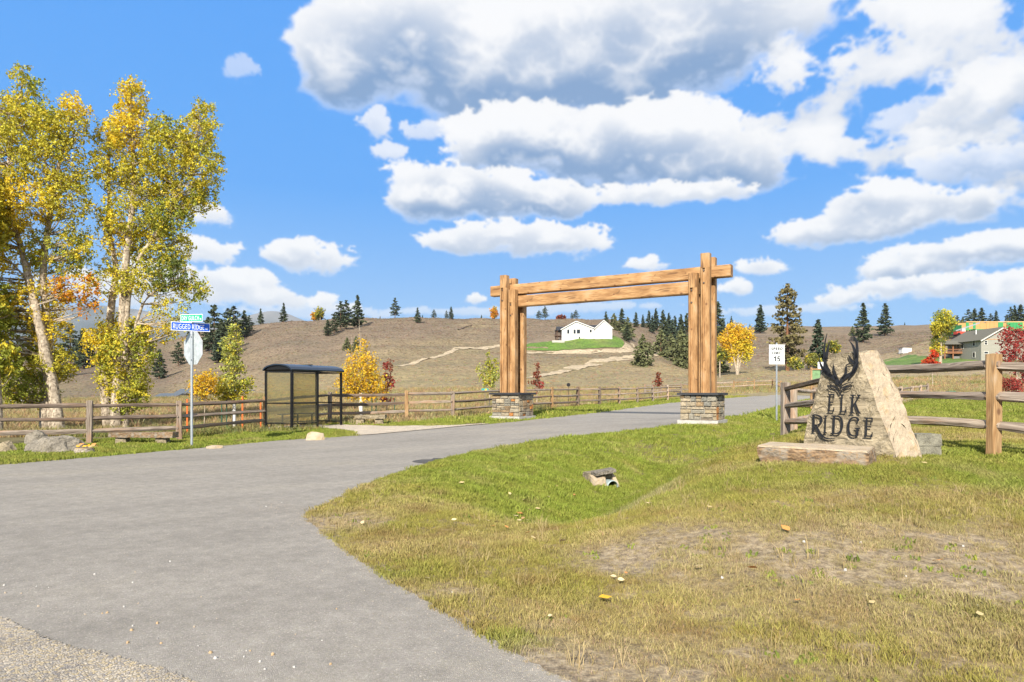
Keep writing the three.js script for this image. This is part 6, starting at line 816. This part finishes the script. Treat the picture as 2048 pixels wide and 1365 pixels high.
{
  const r = mulberry(909), near = [], mid = [], verge = [], rough = [], hill = [];
  const colour = (x, d, bare, green, thin) => { const n = fbm2(x * 0.9, d * 0.9, 3, 71), n2 = fbm2(x * 3, d * 3, 2, 73); let c = mix3(OL, GR, clamp(green * 1.0 + n * 0.9 + n2 * 0.4)); c = mix3(c, DRY, clamp(0.24 + n * 1.4 - green * 0.42 + bare * 0.5)); c = mix3(c, BRN, clamp((n2 + 0.06) * 1.9 - green * 0.6) * 0.85); c = mix3(c, [0.44, 0.36, 0.23], thin * 0.5 * (0.4 + r())); const k = 0.8 + 0.4 * r(); return c.map(v => v * k); };
  const scatter = (list, x0, x1, d0, d1, n, size, dens, filter) => { for (let k = 0; k < n; k++) { const x = lerp(x0, x1, r()), d = lerp(d0, d1, r()); if (Math.abs(x) > d * 1.0 + 2.5) continue; const rs = roadSide(x, d); if (rs < -0.01 - 0.03 * r()) continue; if (filter && !filter(x, d, rs)) continue; const [bare, green, thin] = cover(x, d, rs); let keep = dens(bare, green) * (1 - thin * 0.2); if (rs < 0.15) keep *= 0.8; if (r() > keep) continue; list.push([x, d, size * (0.8 + 0.3 * green) * clamp(1 + fbm2(x * 1.7, d * 1.7, 3, 95) * 1.5, 0.55, 1.7) * (bare > 0.4 ? 0.7 : 1) * (1 - 0.25 * thin), colour(x, d, bare, green, thin)]); } };
  const inApron = (x, d) => inPoly(apronPoly, x, d);
  scatter(near, -2.8, 11.2, 2.4, 9.2, 112000, 1, (b, g) => (1 - b * 0.72) * (0.62 + 0.38 * g));
  scatter(mid, -3.2, 18.5, 9.2, 18, 113000, 1.0, (b, g) => (1 - b * 0.8) * (0.7 + 0.3 * g));
  scatter(mid, -1, 22, 18, 30, 32000, 1.3, (b, g) => (1 - b * 0.8), (x, d, rs) => rs < 14);
  scatter(verge, -19, -2, 14, 32, 60000, 1.15, () => 1, (x, d, rs) => rs < 6 && !inApron(x, d));
  scatter(verge, -3, 26, 28, 70, 30000, 2.2, () => 1, (x, d, rs) => rs < 4.2 && !inApron(x, d));
  for (let k = 0; k < 42000; k++) { const d = 24 + 96 * Math.pow(r(), 1.6), x = (2 * r() - 1) * d * 0.82, rs = roadSide(x, d); if (rs < 3.5) continue; if (x > -1 && d < 30 && rs < 12) continue; if (inApron(x, d)) continue; const n = fbm2(x * 0.12, d * 0.12, 3, 77), c = mix3(mix3([0.34, 0.25, 0.115], [0.40, 0.32, 0.17], r()), [0.20, 0.21, 0.06], clamp(n * 2.2 + (x > 5 && d < 60 ? 0.3 : 0.05))); rough.push([x, d, 0.75 + d * 0.012, c.map(v => v * (0.8 + 0.4 * r()))]); }
  for (let k = 0; k < 60000; k++) { const d = 95 + 345 * Math.sqrt(r()), x = (2 * r() - 1) * d * 0.8; if (d > 300 && Math.abs(x / d) > 0.8) continue; const n = fbm2(x * 0.03, d * 0.03, 3, 79), up = sstep(150, 320, d); const px = CX + F * x / d; if (px > 1040 && px < 1250 && d > 262 && d < 300) continue; const c = mix3(mix3([0.36, 0.28, 0.15], [0.21, 0.155, 0.105], clamp(up * 1.1 + n)), [0.12, 0.105, 0.065], r() < 0.2 ? 0.7 : 0); if (onTrack(x, d)) continue; hill.push([x, d, 0.75 + d * 0.0016, c.map(v => v * (0.75 + 0.5 * r()))]); }
  console.log('tufts', near.length, mid.length, verge.length, rough.length, hill.length);
  sow('grass', [1, 2, 3].map(s => tuftGeo(s, 15, 0.06, 0.015, 0.055, 0.0055, 0.14, [1.35, 1.15, 1.6])), near, 1);
  const stalks = []; for (let k = 0; k < 2600; k++) { const x = lerp(-2.5, 12, r()), d = lerp(3.2, 15, r()), rs = roadSide(x, d); if (rs < 0.1 || Math.abs(x) > d * 0.8 + 0.6) continue; const [b, gq] = cover(x, d, rs); if (gq > 0.55 || fbm2(x * 0.8, d * 0.8, 3, 91) < 0.02) continue; stalks.push([x, d, 1, mix3([0.46, 0.36, 0.19], [0.30, 0.25, 0.10], r())]); }
  sow('dry_stalks', [21, 22].map(s => tuftGeo(s, 9, 0.05, 0.05, 0.15, 0.005, 0.3, [1.1, 1.05, 1.0])), stalks, 6);
  const clover = []; for (let k = 0; k < 5200; k++) { const x = lerp(-2.5, 13, r()), d = lerp(3.2, 18, r()), rs = roadSide(x, d); if (rs < 0.05 || Math.abs(x) > d * 0.8 + 0.6) continue; if (fbm2(x * 1.1, d * 1.1, 3, 93) < 0.12) continue; clover.push([x, d, 0.8, mix3([0.15, 0.20, 0.04], [0.27, 0.29, 0.06], r())]); }
  sow('weeds', [31, 32].map(s => tuftGeo(s, 11, 0.06, 0.015, 0.05, 0.022, 0.05, [1.2, 1.1, 1.0])), clover, 7);
  sow('grass', [4, 5].map(s => tuftGeo(s, 16, 0.09, 0.02, 0.06, 0.009, 0.12, [1.35, 1.15, 1.6])), mid, 2);
  sow('grass', [6, 7].map(s => tuftGeo(s, 14, 0.11, 0.02, 0.06, 0.014, 0.08)), verge, 3);
  sow('dry_grass', [8, 9].map(s => tuftGeo(s, 14, 0.18, 0.06, 0.26, 0.02, 0.2, [1.3, 1.25, 1.25])), rough, 4);
  sow('dry_grass', [10].map(s => tuftGeo(s, 7, 0.3, 0.05, 0.16, 0.13, 0.15, [1.15, 1.1, 1.1])), hill, 5);
}
// clipped weeds round the post feet and stray tufts
{ // fallen leaves
  const lg = [1, 2, 3].map(s => { const r = mulberry(s * 5), sh = new THREE.Shape(); sh.moveTo(0, -0.5); sh.bezierCurveTo(0.45, -0.42, 0.5, 0.1, 0, 0.6); sh.bezierCurveTo(-0.5, 0.1, -0.45, -0.42, 0, -0.5); const g = new THREE.ShapeGeometry(sh, 5), p = g.attributes.position; for (let i = 0; i < p.count; i++) { const x = p.getX(i), y = p.getY(i); p.setZ(i, (x * x * (0.9 + s * 0.35) + y * y * (0.3 + 0.25 * s) * (y > 0 ? 1 : 0.4))); } g.rotateX(-Math.PI / 2); g.computeVertexNormals(); return g; });
  const lm = { yellow: [0.75, 0.42, 0.02], cream: [0.72, 0.56, 0.32], tan: [0.5, 0.30, 0.13], orange: [0.62, 0.27, 0.07], pale: [0.62, 0.48, 0.22] }; for (const k in lm) lm[k] = std({ color: rgb(...lm[k]), roughness: 0.7, side: THREE.DoubleSide, map: noise8 });
  const r = mulberry(55), LEAF = [[1209, 1211, 21, 'yellow', 'large bright yellow fallen leaf lying on thin grass'], [1398, 1146, 21, 'cream', 'curled cream coloured fallen leaf on bare soil'], [1876, 1136, 17, 'orange', 'upright orange fallen leaf on the dry bank'], [1500, 1190, 18, 'tan', 'pale brown leaf standing on edge below the bare soil'], [1506, 1149, 16, 'orange', 'tawny leaf beside a cream one on bare soil'], [1572, 1069, 16, 'orange', 'bright tan leaf lying at the top of the bare patch'], [1301, 1018, 16, 'cream', 'pale curled leaf at the lip of the ditch']];
  const spare = [[1227, 1165, 12], [1242, 1172, 12], [1252, 1158, 9], [1040, 1035, 11], [1032, 1040, 9], [1046, 1044, 10], [1038, 1048, 10], [1058, 1026, 9], [1075, 1024, 10], [1054, 1048, 8], [1046, 1056, 8], [992, 1054, 9], [978, 1052, 9], [1013, 1063, 8], [985, 1062, 8], [1056, 1075, 11], [1066, 1086, 10], [1125, 1092, 12], [908, 1048, 9], [725, 1055, 10], [838, 982, 8], [923, 973, 10], [868, 956, 7], [1050, 1008, 9], [1097, 1000, 8], [1113, 978, 8], [1020, 994, 7], [1078, 1048, 8], [800, 1012, 7], [1960, 1245, 16], [1745, 1220, 14], [1595, 1215, 14], [1315, 1104, 10], [1100, 1245, 10], [855, 1168, 9], [1240, 978, 7], [1148, 996, 7], [1420, 1024, 9], [1850, 934, 8], [1690, 1060, 10]];
  const put = (px, py, w, c, label, group) => { const [x, y, z, d] = G(px, py), s = w * 1.15 * d / F, m = single('fallen_leaf', lg[Math.floor(r() * 3)], lm[c], label, 'fallen leaf', group); m.scale.set(s, s, s); m.position.set(x, y + 0.04 + s * 0.1, z); m.rotation.set((r() - 0.5) * 0.7, r() * 6.28, (r() - 0.5) * 0.7); };
  for (const l of LEAF) put(...l); for (const [px, py, w] of spare) put(px, py, w, ['cream', 'tan', 'orange', 'pale'][Math.floor(r() * 4)], 'small withered fallen leaf lying in the mown grass', 'fallen leaves in the grass');
  // leaves heaped on the stump
  const [sx, sy, sz, sd] = G(160, 910), h = 12 * sd / F; for (let k = 0; k < 16; k++) { const m = single('fallen_leaf', lg[k % 3], lm[['yellow', 'pale', 'orange', 'tan'][k % 4]], 'yellowed leaf in the heap on the cut stump', 'fallen leaf', 'leaves heaped on the stump'); m.scale.setScalar(0.11); m.position.set(sx + (r() - 0.35) * 0.5, sy + h + 0.02 + r() * 0.07, sz - 0.15 + (r() - 0.5) * 0.3); m.rotation.set((r() - 0.5) * 1.2, r() * 6, (r() - 0.5) * 1.2); }
}
{ // stones scattered on the asphalt
  const pg = [1, 2, 3].map(s => { const r = mulberry(s * 9), pts = []; for (let k = 0; k < 14; k++) { const a = r() * 6.28, b = r(); pts.push(V(Math.cos(a) * 0.5 * (0.7 + 0.3 * r()) * Math.sqrt(1 - b * b * 0.8), b * 0.55, Math.sin(a) * 0.42 * (0.7 + 0.3 * r()) * Math.sqrt(1 - b * b * 0.8))); } for (let k = 0; k < 5; k++) pts.push(V(Math.cos(k * 1.25) * 0.42, -0.05, Math.sin(k * 1.25) * 0.36)); return boxUV(bare(new ConvexGeometry(pts)), 1); });
  const pm = [[0.52, 0.50, 0.46], [0.48, 0.34, 0.19], [0.44, 0.36, 0.27], [0.3, 0.29, 0.28]].map(c => std({ color: rgb(...c), map: noise8 })), r = mulberry(66);
  const put = (px, py, w, c, label) => { const [x, d] = onRoad(px, py), s = w * 0.85 * d / F, m = single('pebble', pg[Math.floor(r() * 3)], pm[c], label, 'pebble', 'pebbles strewn on the asphalt'); m.position.set(x, roadH(x, d), -d); m.scale.setScalar(s); m.rotation.y = r() * 6; };
  for (const [px, py, w, c] of [[431, 1318, 12, 0], [545, 1311, 11, 1], [314, 1248, 10, 1], [263, 1262, 10, 1], [255, 1287, 11, 1], [421, 1307, 11, 1], [213, 1227, 9, 1], [204, 1228, 6, 1], [276, 1208, 7, 2], [388, 1255, 7, 2], [322, 1288, 8, 1], [340, 1124, 6, 0], [189, 1150, 7, 0], [529, 1340, 8, 0], [588, 1336, 9, 0], [661, 1330, 9, 1], [520, 1325, 9, 0], [488, 1315, 7, 0], [76, 1214, 8, 2], [170, 1230, 7, 2], [644, 1282, 6, 0], [591, 1270, 6, 2], [673, 1219, 6, 1], [626, 1297, 5, 3], [315, 1278, 6, 3], [248, 1215, 7, 0], [265, 1253, 7, 0], [396, 1293, 5, 0], [402, 1195, 5, 2], [265, 1166, 6, 0], [270, 1145, 5, 2], [72, 1174, 5, 0], [10, 1187, 7, 2], [42, 1188, 6, 2], [500, 1303, 6, 1], [493, 1303, 6, 0], [8, 1172, 7, 0], [97, 1176, 5, 0], [552, 1157, 5, 3], [46, 1044, 5, 3], [532, 1014, 5, 0], [563, 1006, 4, 0]]) put(px, py, w, c, c === 0 ? 'small white pebble lying on the asphalt' : c === 1 ? 'small rust tan pebble lying on the asphalt' : c === 2 ? 'small brown pebble lying on the asphalt' : 'small dark pebble lying on the asphalt');
  // grit swept to the edges, too fine to count
  const spots = []; for (let k = 0; k < 6000; k++) { const t = r(); let x, d; if (t < 0.72) { const i = Math.floor(r() * (nearEdge.length - 2)), e = nearEdge[i], w = r() < 0.6 ? 0.12 : 0.4, q = r(); x = lerp(e[0], nearEdge[i + 1][0], q) - Math.abs(gauss(r)) * w; d = lerp(e[1], nearEdge[i + 1][1], q) + gauss(r) * w; } else if (t < 0.82) { [x, d] = onRoad(560 + gauss(r) * 60, 1015 + gauss(r) * 16); } else { x = lerp(-6, 0.5, r()); d = 3.2 + 6 * r(); } if (d < 2.4 || d > 24 || roadSide(x, d) > 0.02) continue; spots.push([x, d]); }
  const m = new THREE.InstancedMesh(pg[0], std({ map: noise8 }), spots.length), o = new THREE.Object3D(), c = new THREE.Color(); spots.forEach(([x, d], i) => { o.position.set(x, roadH(x, d), -d); o.rotation.y = r() * 6; o.scale.setScalar(0.004 + 0.008 * r() * r()); o.updateMatrix(); m.setMatrixAt(i, o.matrix); const k = 0.7 + 0.6 * r(); m.setColorAt(i, c.setRGB(0.42 * k, 0.36 * k, 0.29 * k)); }); m.name = 'grit'; m.userData = { kind: 'stuff' }; m.castShadow = m.receiveShadow = true; scene.add(m);
  // stones lying in the bare soil of the bank
  for (const [px, py, w, c] of [[1691, 1142, 10, 0], [1722, 1087, 8, 0], [1927, 1094, 6, 0], [1812, 1154, 6, 0], [1955, 1214, 8, 0], [1445, 1157, 9, 0], [1790, 1075, 5, 0], [1608, 1085, 8, 0], [1374, 1060, 6, 2], [1144, 1062, 8, 0], [905, 1186, 6, 0], [870, 1018, 6, 0]]) { const [x, y, z, d] = G(px, py), mm = single('pebble', pg[Math.floor(r() * 3)], pm[c], 'pale pebble half sunk in the bare soil of the bank', 'pebble', 'pebbles in the bank'); mm.position.set(x, y, z); mm.scale.setScalar(w * d / F); mm.rotation.y = r() * 6; }
}
// thin valley haze: far mountains pale towards blue
scene.fog = new THREE.FogExp2(new THREE.Color().setRGB(0.78, 0.90, 1.0), 0.000035);
renderer.render(scene, camera);
